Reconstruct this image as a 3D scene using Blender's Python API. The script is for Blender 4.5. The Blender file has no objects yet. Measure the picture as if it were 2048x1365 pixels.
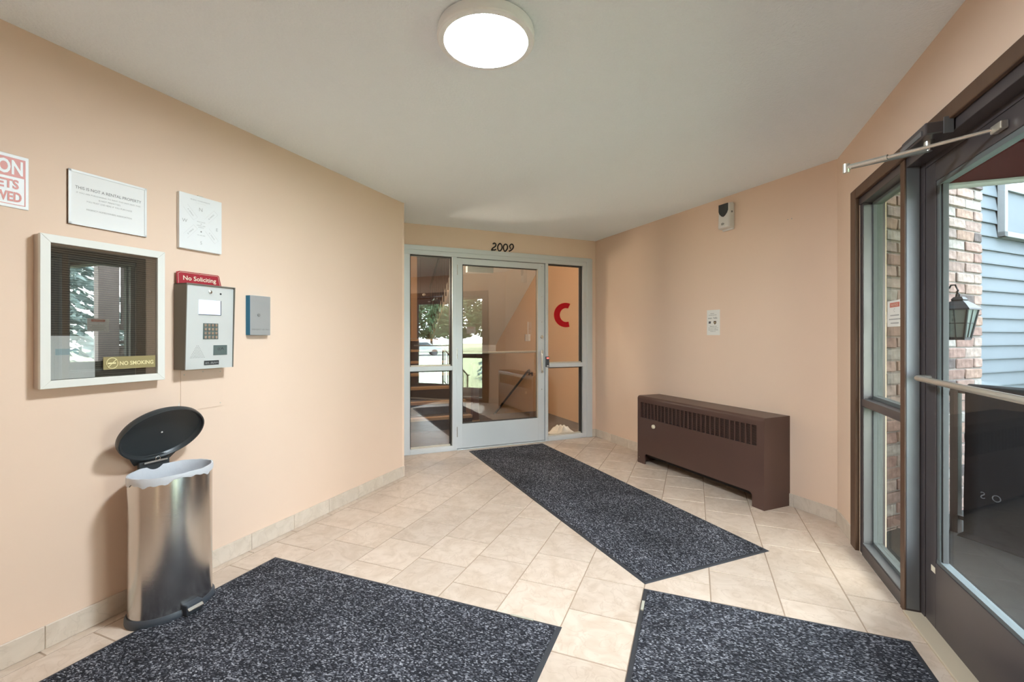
import bpy, bmesh, math, random
from mathutils import Matrix, Vector
random.seed(7)
R = math.radians
scene = bpy.context.scene
COL = scene.collection

# ------------------------------------------------------------------ camera, world, exposure
CAM_H = 1.25
cam_data = bpy.data.cameras.new('camera')
cam_data.sensor_width = 36.0
cam_data.lens = 36.0 * 912.0 / 2048.0
cam_data.shift_y = -(682.5 - 673.0) / 2048.0
cam_data.clip_start = 0.02
cam_data.clip_end = 300
cam = bpy.data.objects.new('camera', cam_data)
COL.objects.link(cam)
cam.location = (0, 0, CAM_H)
cam.rotation_euler = (R(90), 0, 0)
scene.camera = cam

world = bpy.data.worlds.new('sky')
scene.world = world
world.use_nodes = True
wn = world.node_tree.nodes
wl = world.node_tree.links
wn.clear()
w_out = wn.new('ShaderNodeOutputWorld')
w_bg = wn.new('ShaderNodeBackground')
w_bg.inputs['Color'].default_value = (0.80, 0.91, 1.0, 1)
w_bg.inputs['Strength'].default_value = 16.0
wl.new(w_bg.outputs[0], w_out.inputs[0])

scene.view_settings.view_transform = 'Standard'
scene.view_settings.look = 'None'
scene.view_settings.gamma = 1
scene.view_settings.use_curve_mapping = False
scene.view_settings.exposure = 0.79
LAMP_STRENGTH = 165.0
HALL_LAMP_STRENGTH = 120.0

# ------------------------------------------------------------------ frames of the plan (metres)
def unit(deg):
    return Vector((math.sin(R(deg)), math.cos(R(deg)), 0))
A_DIR = unit(21.8)                       # along the vestibule
K_DIR = Vector((-math.cos(R(23.2)), -math.sin(R(23.2)), 0))
K_NRM = Vector((math.sin(R(23.2)), -math.cos(R(23.2)), 0))
R_DIR = unit(-23.2)
R_NRM = K_DIR.copy()
L_NRM = Vector((A_DIR.y, -A_DIR.x, 0))
PB = Vector((-0.967, 4.083, 0))
PC = Vector((1.0386, 5.706, 0))
PD = Vector((2.182, 3.057, 0))

def frame(o, x, y):
    m = Matrix.Identity(4)
    for i in range(3):
        m[i][0] = x[i]; m[i][1] = y[i]; m[i][2] = (0, 0, 1)[i]; m[i][3] = o[i]
    return m
G_DIR = Vector((0.3, -0.954, 0)).normalized()
FR = {
    'W': Matrix.Identity(4),
    'L': frame(PB, -A_DIR, L_NRM),        # x away from corner towards camera, y into the room
    'E': frame(PD, -A_DIR, L_NRM),        # entrance wall: y points OUTSIDE
    'R': frame(PD, R_DIR, R_NRM),         # y into the room
    'K': frame(PC, K_DIR, K_NRM),         # y into the room, -y is the stair hall
    'Q': frame(Vector((3.58, 3.47, 0)), K_DIR, K_NRM),   # brick pier face
    'S': frame(Vector((4.07, 3.86, 0)), K_DIR, K_NRM),   # siding face
    'G': frame(Vector((2.91, 2.99, 0)), G_DIR, Vector((-G_DIR.y, G_DIR.x, 0))),  # porch railing
}
def at(f, x=0, y=0, z=0, rz=0.0):
    return FR[f] @ Matrix.Translation((x, y, z)) @ Matrix.Rotation(rz, 4, 'Z')

# ------------------------------------------------------------------ materials
def _new(name):
    m = bpy.data.materials.new(name)
    m.use_nodes = True
    nt = m.node_tree
    return m, nt, nt.nodes['Principled BSDF'], nt.nodes['Material Output']

def mat(name, col, rough=0.5, metal=0.0, var=0.0, vscale=8.0, bump=0.0, bscale=60.0, spec=0.5, emit=None, es=0.0,
        coat=0.0, rnd=0.0, stretch=None, detail=4.0, transmission=0.0):
    m, nt, p, out = _new(name)
    p.inputs['Base Color'].default_value = (*col, 1)
    p.inputs['Roughness'].default_value = rough
    p.inputs['Metallic'].default_value = metal
    p.inputs['Specular IOR Level'].default_value = spec
    p.inputs['Coat Weight'].default_value = coat
    N, L = nt.nodes, nt.links
    tc = N.new('ShaderNodeTexCoord')
    src = tc.outputs['Object']
    if stretch:
        mp = N.new('ShaderNodeMapping')
        mp.inputs['Scale'].default_value = stretch
        L.new(src, mp.inputs[0]); src = mp.outputs[0]
    last = None
    if var > 0:
        n = N.new('ShaderNodeTexNoise'); n.inputs['Scale'].default_value = vscale; n.inputs['Detail'].default_value = detail
        L.new(src, n.inputs['Vector'])
        mix = N.new('ShaderNodeMix'); mix.data_type = 'RGBA'
        mix.inputs[6].default_value = (*[c * (1 - var) for c in col], 1)
        mix.inputs[7].default_value = (*[min(1, c * (1 + var)) for c in col], 1)
        L.new(n.outputs['Fac'], mix.inputs[0]); last = mix.outputs[2]
    if rnd > 0:
        oi = N.new('ShaderNodeObjectInfo')
        hs = N.new('ShaderNodeHueSaturation')
        mr = N.new('ShaderNodeMapRange')
        mr.inputs[3].default_value = 1 - rnd; mr.inputs[4].default_value = 1 + rnd
        L.new(oi.outputs['Random'], mr.inputs[0]); L.new(mr.outputs[0], hs.inputs['Value'])
        if last: L.new(last, hs.inputs['Color'])
        else: hs.inputs['Color'].default_value = (*col, 1)
        last = hs.outputs[0]
    if last: L.new(last, p.inputs['Base Color'])
    if bump > 0:
        b = N.new('ShaderNodeTexNoise'); b.inputs['Scale'].default_value = bscale; b.inputs['Detail'].default_value = 3
        L.new(src, b.inputs['Vector'])
        bp = N.new('ShaderNodeBump'); bp.inputs['Strength'].default_value = bump; bp.inputs['Distance'].default_value = 0.004
        L.new(b.outputs['Fac'], bp.inputs['Height']); L.new(bp.outputs[0], p.inputs['Normal'])
    if emit:
        p.inputs['Emission Color'].default_value = (*emit, 1)
        p.inputs['Emission Strength'].default_value = es
    return m

def glass(name, tint, ior, k=1.0):
    m, nt, p, out = _new(name)
    nt.nodes.remove(p)
    N, L = nt.nodes, nt.links
    tr = N.new('ShaderNodeBsdfTransparent'); tr.inputs[0].default_value = (*tint, 1)
    gl = N.new('ShaderNodeBsdfGlossy'); gl.inputs['Roughness'].default_value = 0.0
    # Schlick reflectance, the same from both faces of the pane
    lw = N.new('ShaderNodeLayerWeight'); lw.inputs['Blend'].default_value = 0.5
    pw = N.new('ShaderNodeMath'); pw.operation = 'POWER'; pw.inputs[1].default_value = 5.0
    L.new(lw.outputs['Facing'], pw.inputs[0])
    fr = N.new('ShaderNodeMath'); fr.operation = 'MULTIPLY_ADD'
    r0 = ((ior - 1) / (ior + 1)) ** 2
    fr.inputs[1].default_value = (1 - r0) * k; fr.inputs[2].default_value = r0 * k
    L.new(pw.outputs[0], fr.inputs[0])
    mx = N.new('ShaderNodeMixShader')
    L.new(fr.outputs[0], mx.inputs[0]); L.new(tr.outputs[0], mx.inputs[1]); L.new(gl.outputs[0], mx.inputs[2])
    L.new(mx.outputs[0], out.inputs[0])
    return m

def tile_mat(name, base, dark, vein, rnd=0.05):
    m, nt, p, out = _new(name)
    N, L = nt.nodes, nt.links
    tc = N.new('ShaderNodeTexCoord'); oi = N.new('ShaderNodeObjectInfo')
    off = N.new('ShaderNodeVectorMath'); off.operation = 'MULTIPLY_ADD'
    sc = N.new('ShaderNodeCombineXYZ')
    for i, k in enumerate((13.0, 29.0, 7.0)):
        mm = N.new('ShaderNodeMath'); mm.operation = 'MULTIPLY'; mm.inputs[1].default_value = k
        L.new(oi.outputs['Random'], mm.inputs[0]); L.new(mm.outputs[0], sc.inputs[i])
    off.inputs[1].default_value = (1, 1, 1)
    L.new(tc.outputs['Object'], off.inputs[0]); L.new(sc.outputs[0], off.inputs[2])
    n1 = N.new('ShaderNodeTexNoise'); n1.inputs['Scale'].default_value = 9; n1.inputs['Detail'].default_value = 6; n1.inputs['Distortion'].default_value = 1.2
    L.new(off.outputs[0], n1.inputs['Vector'])
    cr = N.new('ShaderNodeValToRGB')
    cr.color_ramp.elements[0].position = 0.3; cr.color_ramp.elements[0].color = (*dark, 1)
    cr.color_ramp.elements[1].position = 0.62; cr.color_ramp.elements[1].color = (*base, 1)
    L.new(n1.outputs['Fac'], cr.inputs[0])
    n2 = N.new('ShaderNodeTexNoise'); n2.inputs['Scale'].default_value = 6; n2.inputs['Detail'].default_value = 7; n2.inputs['Distortion'].default_value = 2.2
    L.new(off.outputs[0], n2.inputs['Vector'])
    vr = N.new('ShaderNodeValToRGB')
    e = vr.color_ramp.elements
    e[0].position = 0.475; e[0].color = (0, 0, 0, 1); e[1].position = 0.5; e[1].color = (1, 1, 1, 1)
    e2 = vr.color_ramp.elements.new(0.525); e2.color = (0, 0, 0, 1)
    L.new(n2.outputs['Fac'], vr.inputs[0])
    vm = N.new('ShaderNodeMath'); vm.operation = 'MULTIPLY'; vm.inputs[1].default_value = 0.35
    L.new(vr.outputs[0], vm.inputs[0])
    mx = N.new('ShaderNodeMix'); mx.data_type = 'RGBA'; mx.inputs[7].default_value = (*vein, 1)
    L.new(vm.outputs[0], mx.inputs[0]); L.new(cr.outputs[0], mx.inputs[6])
    hs = N.new('ShaderNodeHueSaturation'); mr = N.new('ShaderNodeMapRange')
    mr.inputs[3].default_value = 1 - rnd; mr.inputs[4].default_value = 1 + rnd
    L.new(oi.outputs['Random'], mr.inputs[0]); L.new(mr.outputs[0], hs.inputs['Value']); L.new(mx.outputs[2], hs.inputs['Color'])
    L.new(hs.outputs[0], p.inputs['Base Color'])
    p.inputs['Roughness'].default_value = 0.42
    bp = N.new('ShaderNodeBump'); bp.inputs['Strength'].default_value = 0.25; bp.inputs['Distance'].default_value = 0.003
    L.new(n2.outputs['Fac'], bp.inputs['Height']); L.new(bp.outputs[0], p.inputs['Normal'])
    return m

def carpet_mat(name):
    m, nt, p, out = _new(name)
    N, L = nt.nodes, nt.links
    tc = N.new('ShaderNodeTexCoord')
    mp = N.new('ShaderNodeMapping'); mp.inputs['Scale'].default_value = (1.0, 0.55, 1.0); mp.inputs['Rotation'].default_value = (0, 0, 0.5)
    L.new(tc.outputs['Object'], mp.inputs[0])
    v = N.new('ShaderNodeTexVoronoi'); v.inputs['Scale'].default_value = 230; v.inputs['Randomness'].default_value = 1.0
    L.new(mp.outputs[0], v.inputs['Vector'])
    sep = N.new('ShaderNodeSeparateColor'); L.new(v.outputs['Color'], sep.inputs[0])
    cr = N.new('ShaderNodeValToRGB'); cr.color_ramp.interpolation = 'LINEAR'
    e = cr.color_ramp.elements
    e[0].position = 0.0; e[0].color = (0.016, 0.016, 0.02, 1)
    e[1].position = 1.0; e[1].color = (0.36, 0.36, 0.39, 1)
    k = e.new(0.5); k.color = (0.035, 0.035, 0.042, 1)
    k = e.new(0.8); k.color = (0.12, 0.12, 0.14, 1)
    L.new(sep.outputs[0], cr.inputs[0])
    big = N.new('ShaderNodeTexNoise'); big.inputs['Scale'].default_value = 3.0; big.inputs['Detail'].default_value = 4
    L.new(tc.outputs['Object'], big.inputs['Vector'])
    mr = N.new('ShaderNodeMapRange'); mr.inputs[1].default_value = 0.3; mr.inputs[2].default_value = 0.7
    mr.inputs[3].default_value = 0.62; mr.inputs[4].default_value = 1.2
    L.new(big.outputs['Fac'], mr.inputs[0])
    hs = N.new('ShaderNodeHueSaturation'); L.new(cr.outputs[0], hs.inputs['Color']); L.new(mr.outputs[0], hs.inputs['Value'])
    L.new(hs.outputs[0], p.inputs['Base Color'])
    p.inputs['Roughness'].default_value = 0.95; p.inputs['Specular IOR Level'].default_value = 0.15
    bp = N.new('ShaderNodeBump'); bp.inputs['Strength'].default_value = 0.8; bp.inputs['Distance'].default_value = 0.004
    L.new(v.outputs['Distance'], bp.inputs['Height']); bp.invert = True
    L.new(bp.outputs[0], p.inputs['Normal'])
    return m

def brick_mat(name):
    m, nt, p, out = _new(name)
    N, L = nt.nodes, nt.links
    oi = N.new('ShaderNodeObjectInfo'); tc = N.new('ShaderNodeTexCoord')
    cr = N.new('ShaderNodeValToRGB'); cr.color_ramp.interpolation = 'CONSTANT'
    cols = [(0.24, 0.155, 0.135), (0.28, 0.20, 0.175), (0.22, 0.17, 0.155), (0.30, 0.235, 0.21), (0.25, 0.165, 0.14), (0.27, 0.18, 0.145),
            (0.28, 0.25, 0.23), (0.21, 0.135, 0.115), (0.30, 0.21, 0.18), (0.26, 0.185, 0.165), (0.29, 0.225, 0.20), (0.10, 0.08, 0.078)]
    e = cr.color_ramp.elements
    e[0].color = (*cols[0], 1); e[1].position = 1 / len(cols); e[1].color = (*cols[1], 1)
    for i in range(2, len(cols)):
        k = e.new(i / len(cols)); k.color = (*cols[i], 1)
    L.new(oi.outputs['Random'], cr.inputs[0])
    n = N.new('ShaderNodeTexNoise'); n.inputs['Scale'].default_value = 22; n.inputs['Detail'].default_value = 6
    L.new(tc.outputs['Object'], n.inputs['Vector'])
    mr = N.new('ShaderNodeMapRange'); mr.inputs[1].default_value = 0.3; mr.inputs[2].default_value = 0.7
    mr.inputs[3].default_value = 0.33; mr.inputs[4].default_value = 0.66
    L.new(n.outputs['Fac'], mr.inputs[0])
    hs = N.new('ShaderNodeHueSaturation'); L.new(cr.outputs[0], hs.inputs['Color']); L.new(mr.outputs[0], hs.inputs['Value'])
    L.new(hs.outputs[0], p.inputs['Base Color'])
    p.inputs['Roughness'].default_value = 0.9; p.inputs['Specular IOR Level'].default_value = 0.1
    bp = N.new('ShaderNodeBump'); bp.inputs['Strength'].default_value = 0.7; bp.inputs['Distance'].default_value = 0.01
    L.new(n.outputs['Fac'], bp.inputs['Height']); L.new(bp.outputs[0], p.inputs['Normal'])
    return m

def steel_mat(name):
    m, nt, p, out = _new(name)
    N, L = nt.nodes, nt.links
    tc = N.new('ShaderNodeTexCoord')
    mp = N.new('ShaderNodeMapping'); mp.inputs['Scale'].default_value = (3, 3, 260)
    L.new(tc.outputs['Object'], mp.inputs[0])
    n = N.new('ShaderNodeTexNoise'); n.inputs['Scale'].default_value = 4; n.inputs['Detail'].default_value = 2
    L.new(mp.outputs[0], n.inputs['Vector'])
    bp = N.new('ShaderNodeBump'); bp.inputs['Strength'].default_value = 0.06; bp.inputs['Distance'].default_value = 0.002
    L.new(n.outputs['Fac'], bp.inputs['Height']); L.new(bp.outputs[0], p.inputs['Normal'])
    p.inputs['Base Color'].default_value = (0.60, 0.58, 0.56, 1)
    p.inputs['Metallic'].default_value = 1.0
    p.inputs['Roughness'].default_value = 0.19
    return m

WALL = (0.80, 0.60, 0.462)
M = {}
M['wall'] = mat('wall_paint', WALL, 0.75, var=0.02, vscale=2.0, bump=0.03, bscale=180)
M['ceil'] = mat('ceiling_texture', (0.91, 0.955, 0.995), 0.9, bump=1.0, bscale=85, var=0.02, vscale=120)
M['hallwall'] = mat('hall_paint', (0.66, 0.42, 0.25), 0.7, var=0.02, vscale=2)
M['soffit'] = mat('soffit_paint', (0.82, 0.80, 0.76), 0.8)
M['tile'] = tile_mat('floor_tile', (0.665, 0.535, 0.435), (0.56, 0.43, 0.33), (0.44, 0.31, 0.22))
M['skirt'] = tile_mat('skirting_tile', (0.70, 0.60, 0.50), (0.62, 0.52, 0.42), (0.50, 0.41, 0.33), 0.04)
M['grout'] = mat('grout', (0.40, 0.29, 0.21), 0.95, var=0.1, vscale=30)
M['grout2'] = mat('skirting_grout', (0.60, 0.52, 0.44), 0.95)
M['carpet'] = carpet_mat('carpet_pile')
M['rubber_out'] = mat('hanging_rubber', (0.010, 0.010, 0.011), 0.9, spec=0.05, var=0.2, vscale=12)
M['rubber'] = mat('rubber', (0.035, 0.036, 0.042), 0.6, var=0.15, vscale=20)
M['alu'] = mat('pale_aluminium', (0.64, 0.66, 0.67), 0.42, 0.25, var=0.03, vscale=3)
M['alu_dark'] = mat('dark_gasket', (0.03, 0.027, 0.025), 0.6)
M['bead'] = mat('glazing_bead', (0.62, 0.55, 0.44), 0.45, 0.3)
M['chrome'] = mat('brushed_chrome', (0.72, 0.71, 0.68), 0.25, 1.0)
M['satin'] = mat('satin_handle', (0.72, 0.69, 0.62), 0.32, 0.85)
M['bronze'] = mat('bronze_aluminium', (0.088, 0.074, 0.076), 0.36, 0.3, var=0.12, vscale=6, bump=0.02, bscale=200)
M['bronze_grey'] = mat('grey_and_daylit_bronze', (0.19, 0.19, 0.195), 0.4, 0.4, var=0.1, vscale=5)  # closer's own grey; on mullion side and sill cap it paints reflected daylight
M['stop'] = mat('glazing_stop_grey', (0.13, 0.145, 0.145), 0.5, spec=0.25)
M['wood'] = mat('dark_stained_wood', (0.105, 0.055, 0.030), 0.5, var=0.3, vscale=14, stretch=(1, 1, 0.2), bump=0.05)
M['glass_hall'] = glass('reflective_glass', (0.93, 0.92, 0.89), 2.3)
M['glass_case'] = glass('case_glass', (0.95, 0.96, 0.95), 2.7)
M['glass_ent'] = glass('entrance_glass', (0.93, 0.95, 0.95), 1.5, 0.5)
M['glass_side'] = glass('tinted_sidelight_glass', (0.73, 0.71, 0.66), 1.5, 0.5)
M['white'] = mat('white_paint', (0.80, 0.80, 0.79), 0.4, var=0.02)
M['offwhite'] = mat('off_white_plastic', (0.72, 0.69, 0.65), 0.4)
M['paper'] = mat('paper', (0.83, 0.82, 0.80), 0.6)
M['paper2'] = mat('paper_cream', (0.80, 0.78, 0.73), 0.6)
M['felt_rib'] = mat('letter_board_rib', (0.135, 0.115, 0.085), 0.85, var=0.15, vscale=40)
M['stamp'] = mat('stamped_mark', (0.075, 0.075, 0.08), 0.9, spec=0.05)
M['pale_blue'] = mat('pale_blue_print', (0.50, 0.63, 0.68), 0.6)
M['lamp_rim'] = mat('lamp_rim_white', (0.92, 0.92, 0.91), 0.4)
M['tag'] = mat('mat_tag', (0.42, 0.39, 0.31), 0.7)
M['key_steel'] = mat('key_box_steel', (0.46, 0.47, 0.47), 0.4, 0.5, var=0.06, vscale=8)
M['ink'] = mat('grey_ink', (0.22, 0.21, 0.20), 0.7)
M['ink_light'] = mat('light_grey_ink', (0.42, 0.41, 0.39), 0.7)
M['ink_line'] = mat('faint_line_ink', (0.72, 0.71, 0.69), 0.7)
M['ink_black'] = mat('black_ink', (0.03, 0.03, 0.03), 0.6)
M['red_sign'] = mat('faded_red', (0.62, 0.19, 0.14), 0.4)
M['maroon_sign'] = mat('maroon_enamel', (0.36, 0.022, 0.035), 0.3)
M['cream'] = mat('cream_lettering', (0.82, 0.74, 0.58), 0.4)
M['gold'] = mat('gold_lettering', (0.80, 0.70, 0.38), 0.4)
M['olive'] = mat('olive_sticker', (0.30, 0.24, 0.10), 0.5)
M['felt'] = mat('letter_board_felt', (0.055, 0.047, 0.040), 0.85, var=0.2, vscale=40)
M['case_frame'] = mat('case_frame_white', (0.76, 0.74, 0.68), 0.35, var=0.03)
M['case_side'] = mat('case_side', (0.60, 0.51, 0.44), 0.5)
M['steel'] = steel_mat('brushed_steel')
M['panel'] = mat('intercom_panel', (0.72, 0.74, 0.72), 0.38, 0.45, var=0.05, vscale=6)
M['taupe'] = mat('taupe_housing', (0.16, 0.145, 0.115), 0.5)
M['screen'] = mat('lit_screen', (0.55, 0.63, 0.80), 0.3, emit=(0.66, 0.78, 1.0), es=0.42)
M['blue'] = mat('blue_enamel', (0.0, 0.18, 0.34), 0.4)
M['slate'] = mat('slate_plastic', (0.10, 0.13, 0.12), 0.4)
M['black_plastic'] = mat('black_plastic', (0.028, 0.032, 0.034), 0.38, var=0.1, vscale=10)
M['dark_blue'] = mat('charcoal_plastic', (0.05, 0.06, 0.075), 0.45)
M['liner'] = mat('bin_liner', (0.62, 0.63, 0.66), 0.45, var=0.05, vscale=14, bump=0.5, bscale=25)
M['heater'] = mat('brown_enamel', (0.085, 0.043, 0.034), 0.36, var=0.06, vscale=5)
M['void'] = mat('dark_interior', (0.012, 0.010, 0.009), 0.9)
M['ivory'] = mat('ivory_knob', (0.72, 0.63, 0.48), 0.5, var=0.25, vscale=90)
M['red'] = mat('red_vinyl', (0.50, 0.004, 0.010), 0.5, spec=0.2)
M['iron'] = mat('black_iron', (0.022, 0.014, 0.010), 0.45)
M['led'] = mat('red_indicator', (0.8, 0.1, 0.08), 0.4, emit=(1, 0.1, 0.08), es=2.0)
M['lamp'] = mat('lamp_diffuser', (0.9, 0.9, 0.9), 0.5, emit=(0.80, 0.92, 1.0), es=LAMP_STRENGTH)
M['hall_lamp'] = mat('hall_lamp_diffuser', (0.9, 0.9, 0.9), 0.5, emit=(1.0, 0.90, 0.74), es=HALL_LAMP_STRENGTH)
M['hall_floor'] = mat('hall_carpet', (0.07, 0.045, 0.030), 0.9, var=0.2, vscale=30)
M['stair_dark'] = mat('stair_carpet', (0.060, 0.042, 0.032), 0.9, var=0.2, vscale=60)
M['stair_tan'] = mat('stair_nosing', (0.33, 0.20, 0.10), 0.6)
M['brown_door'] = mat('brown_door_paint', (0.085, 0.035, 0.022), 0.4)
M['bag'] = mat('white_canvas', (0.74, 0.68, 0.58), 0.8, var=0.1, vscale=20, bump=0.4, bscale=30)
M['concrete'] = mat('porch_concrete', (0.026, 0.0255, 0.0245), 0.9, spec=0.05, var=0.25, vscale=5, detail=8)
M['brick'] = brick_mat('brick')
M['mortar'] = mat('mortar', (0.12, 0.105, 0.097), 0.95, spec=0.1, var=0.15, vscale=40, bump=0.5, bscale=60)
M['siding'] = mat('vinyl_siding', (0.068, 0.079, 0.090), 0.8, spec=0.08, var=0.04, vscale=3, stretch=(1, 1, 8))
M['awning'] = mat('awning_fabric', (0.040, 0.007, 0.009), 0.9, spec=0.05, var=0.1, vscale=10)
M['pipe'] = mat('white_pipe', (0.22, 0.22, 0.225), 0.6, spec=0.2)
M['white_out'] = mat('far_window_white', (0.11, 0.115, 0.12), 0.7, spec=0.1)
M['sky_pane'] = mat('far_window_pane', (0.03, 0.045, 0.06), 0.1, 0.0, spec=0.35)
M['lantern'] = mat('lantern_black', (0.006, 0.008, 0.010), 0.5, spec=0.15)
M['lantern_glass'] = mat('lantern_seeded_glass', (0.07, 0.085, 0.08), 0.3, spec=0.2)
M['grass'] = mat('lawn_grass', (0.36, 0.42, 0.28), 0.9, spec=0.1, var=0.3, vscale=1.5, detail=8)
M['road'] = mat('asphalt', (0.14, 0.14, 0.15), 0.9)
M['leaf'] = mat('leaves', (0.05, 0.10, 0.04), 0.7, rnd=0.25)
M['spruce'] = mat('spruce_needles', (0.30, 0.40, 0.42), 0.9, spec=0.05)
M['bark'] = mat('bark', (0.10, 0.075, 0.06), 0.9)
M['grey_wood'] = mat('weathered_timber', (0.24, 0.21, 0.22), 0.9, spec=0.05, var=0.3, vscale=10, stretch=(1, 1, 0.08))
M['car_white'] = mat('car_paint_white', (0.7, 0.7, 0.7), 0.25, coat=0.5)
M['car_silver'] = mat('car_paint_silver', (0.35, 0.37, 0.40), 0.25, 0.5, coat=0.5)
M['tan_rubber'] = mat('sill_plate', (0.55, 0.45, 0.33), 0.6)
M['scuff'] = mat('bare_plaster', (0.80, 0.70, 0.60), 0.9)

# ------------------------------------------------------------------ mesh helpers
class MB:
    def __init__(self):
        self.v = []; self.f = []
    def add(self, vs, fs, m=None):
        b = len(self.v)
        for p in vs:
            p = Vector(p)
            self.v.append(tuple(m @ p) if m is not None else tuple(p))
        for f in fs:
            self.f.append(tuple(b + i for i in f))
        return self
    def box(self, x0, x1, y0, y1, z0, z1, m=None):
        x0, x1 = min(x0, x1), max(x0, x1); y0, y1 = min(y0, y1), max(y0, y1); z0, z1 = min(z0, z1), max(z0, z1)
        vs = [(x0, y0, z0), (x1, y0, z0), (x1, y1, z0), (x0, y1, z0), (x0, y0, z1), (x1, y0, z1), (x1, y1, z1), (x0, y1, z1)]
        fs = [(0, 3, 2, 1), (4, 5, 6, 7), (0, 1, 5, 4), (1, 2, 6, 5), (2, 3, 7, 6), (3, 0, 4, 7)]
        return self.add(vs, fs, m)
    def prism(self, poly, a, b, axis='z', m=None):
        """extrude a polygon; axis z: poly=(x,y); axis y: poly=(x,z); axis x: poly=(y,z)"""
        n = len(poly)
        def P(p, t):
            return {'z': (p[0], p[1], t), 'y': (p[0], t, p[1]), 'x': (t, p[0], p[1])}[axis]
        vs = [P(p, a) for p in poly] + [P(p, b) for p in poly]
        fs = [tuple(range(n)), tuple(range(2 * n - 1, n - 1, -1))]
        for i in range(n):
            j = (i + 1) % n
            fs.append((i, i + n, j + n, j))
        return self.add(vs, fs, m)
    def tube(self, pts, r, n=10, m=None, closed=False):
        pts = [Vector(p) for p in pts]
        k = len(pts); rings = []
        for i, p in enumerate(pts):
            if closed:
                d = pts[(i + 1) % k] - pts[i - 1]
            else:
                d = pts[min(i + 1, k - 1)] - pts[max(i - 1, 0)]
            d.normalize()
            up = Vector((0, 0, 1)) if abs(d.z) < 0.9 else Vector((1, 0, 0))
            a = d.cross(up).normalized(); b = d.cross(a).normalized()
            rr = r[i] if isinstance(r, (list, tuple)) else r
            rings.append([p + a * rr * math.cos(2 * math.pi * j / n) + b * rr * math.sin(2 * math.pi * j / n) for j in range(n)])
        vs = [q for ring in rings for q in ring]; fs = []
        for i in range(k if closed else k - 1):
            i2 = (i + 1) % k
            for j in range(n):
                j2 = (j + 1) % n
                fs.append((i * n + j, i * n + j2, i2 * n + j2, i2 * n + j))
        if not closed:
            fs.append(tuple(range(n - 1, -1, -1))); fs.append(tuple((k - 1) * n + j for j in range(n)))
        return self.add(vs, fs, m)
    def cyl(self, p0, p1, r, n=16, m=None):
        return self.tube([p0, p1], r, n, m)
    def loft(self, rings, cap0=True, cap1=True, m=None):
        n = len(rings[0]); vs = [p for r in rings for p in r]; fs = []
        for i in range(len(rings) - 1):
            for j in range(n):
                j2 = (j + 1) % n
                fs.append((i * n + j, i * n + j2, (i + 1) * n + j2, (i + 1) * n + j))
        if cap0: fs.append(tuple(range(n - 1, -1, -1)))
        if cap1: fs.append(tuple((len(rings) - 1) * n + j for j in range(n)))
        return self.add(vs, fs, m)
    def lathe(self, prof, n=32, m=None):
        """prof: (r, z) list, around local z"""
        rings = [[(r * math.cos(2 * math.pi * j / n), r * math.sin(2 * math.pi * j / n), z) for j in range(n)] for r, z in prof]
        return self.loft(rings, True, True, m)
    def mesh(self, name, bevel=0.0, seg=2, smooth=False):
        me = bpy.data.meshes.new(name)
        me.from_pydata(self.v, [], self.f)
        bm = bmesh.new(); bm.from_mesh(me)
        bmesh.ops.recalc_face_normals(bm, faces=bm.faces[:])
        if bevel > 0:
            es = [e for e in bm.edges if len(e.link_faces) == 2 and e.calc_face_angle(0) > 0.6]
            bmesh.ops.bevel(bm, geom=es, offset=bevel, segments=seg, affect='EDGES', profile=0.5, clamp_overlap=True)
        bm.to_mesh(me); bm.free()
        if smooth:
            me.shade_smooth()
            me.set_sharp_from_angle(angle=R(38))
        me.update()
        return me
    def build(self, name, m, parent=None, M_=None, bevel=0.0, seg=2, smooth=False):
        return link(name, self.mesh(name, bevel, seg, smooth), m, parent, M_)

def link(name, me, m=None, parent=None, M_=None):
    o = bpy.data.objects.new(name, me)
    if m is not None and me is not None and len(me.materials) == 0:
        me.materials.append(M[m])
    COL.objects.link(o)
    if parent is not None:
        o.parent = parent
    if M_ is not None:
        if parent is not None: o.matrix_local = M_
        else: o.matrix_world = M_
    return o

def tag(o, label, cat, group=None, kind=None):
    o['label'] = label; o['category'] = cat
    if group: o['group'] = group
    if kind: o['kind'] = kind
    return o

def thing(name, label, cat, M_, group=None, kind=None):
    o = bpy.data.objects.new(name, None)
    o.empty_display_size = 0.05
    COL.objects.link(o)
    o.matrix_world = M_
    return tag(o, label, cat, group, kind)

def box(name, m, parent, x0, x1, y0, y1, z0, z1, bevel=0.0, M_=None, seg=2):
    return MB().box(x0, x1, y0, y1, z0, z1).build(name, m, parent, M_, bevel, seg)

def text_mesh(s, w=None, h=None, bold=0.0, ext=0.0006, spacing=1.0):
    cu = bpy.data.curves.new('lettering', 'FONT')
    cu.body = s; cu.size = 1.0; cu.offset = bold; cu.extrude = 0.0; cu.align_x = 'CENTER'; cu.align_y = 'CENTER'
    cu.space_character = spacing; cu.resolution_u = 3
    o = bpy.data.objects.new('lettering', cu)
    me = bpy.data.meshes.new_from_object(o)
    bpy.data.objects.remove(o); bpy.data.curves.remove(cu)
    xs = [v.co.x for v in me.vertices]; ys = [v.co.y for v in me.vertices]
    cx, cy = (min(xs) + max(xs)) / 2, (min(ys) + max(ys)) / 2
    W, H = max(xs) - min(xs), max(ys) - min(ys)
    sx = w / W if w else None; sy = h / H if h else None
    sx = sx or sy; sy = sy or sx
    for v in me.vertices:
        v.co = ((v.co.x - cx) * sx, (v.co.y - cy) * sy, 0.0)
    return me

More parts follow.
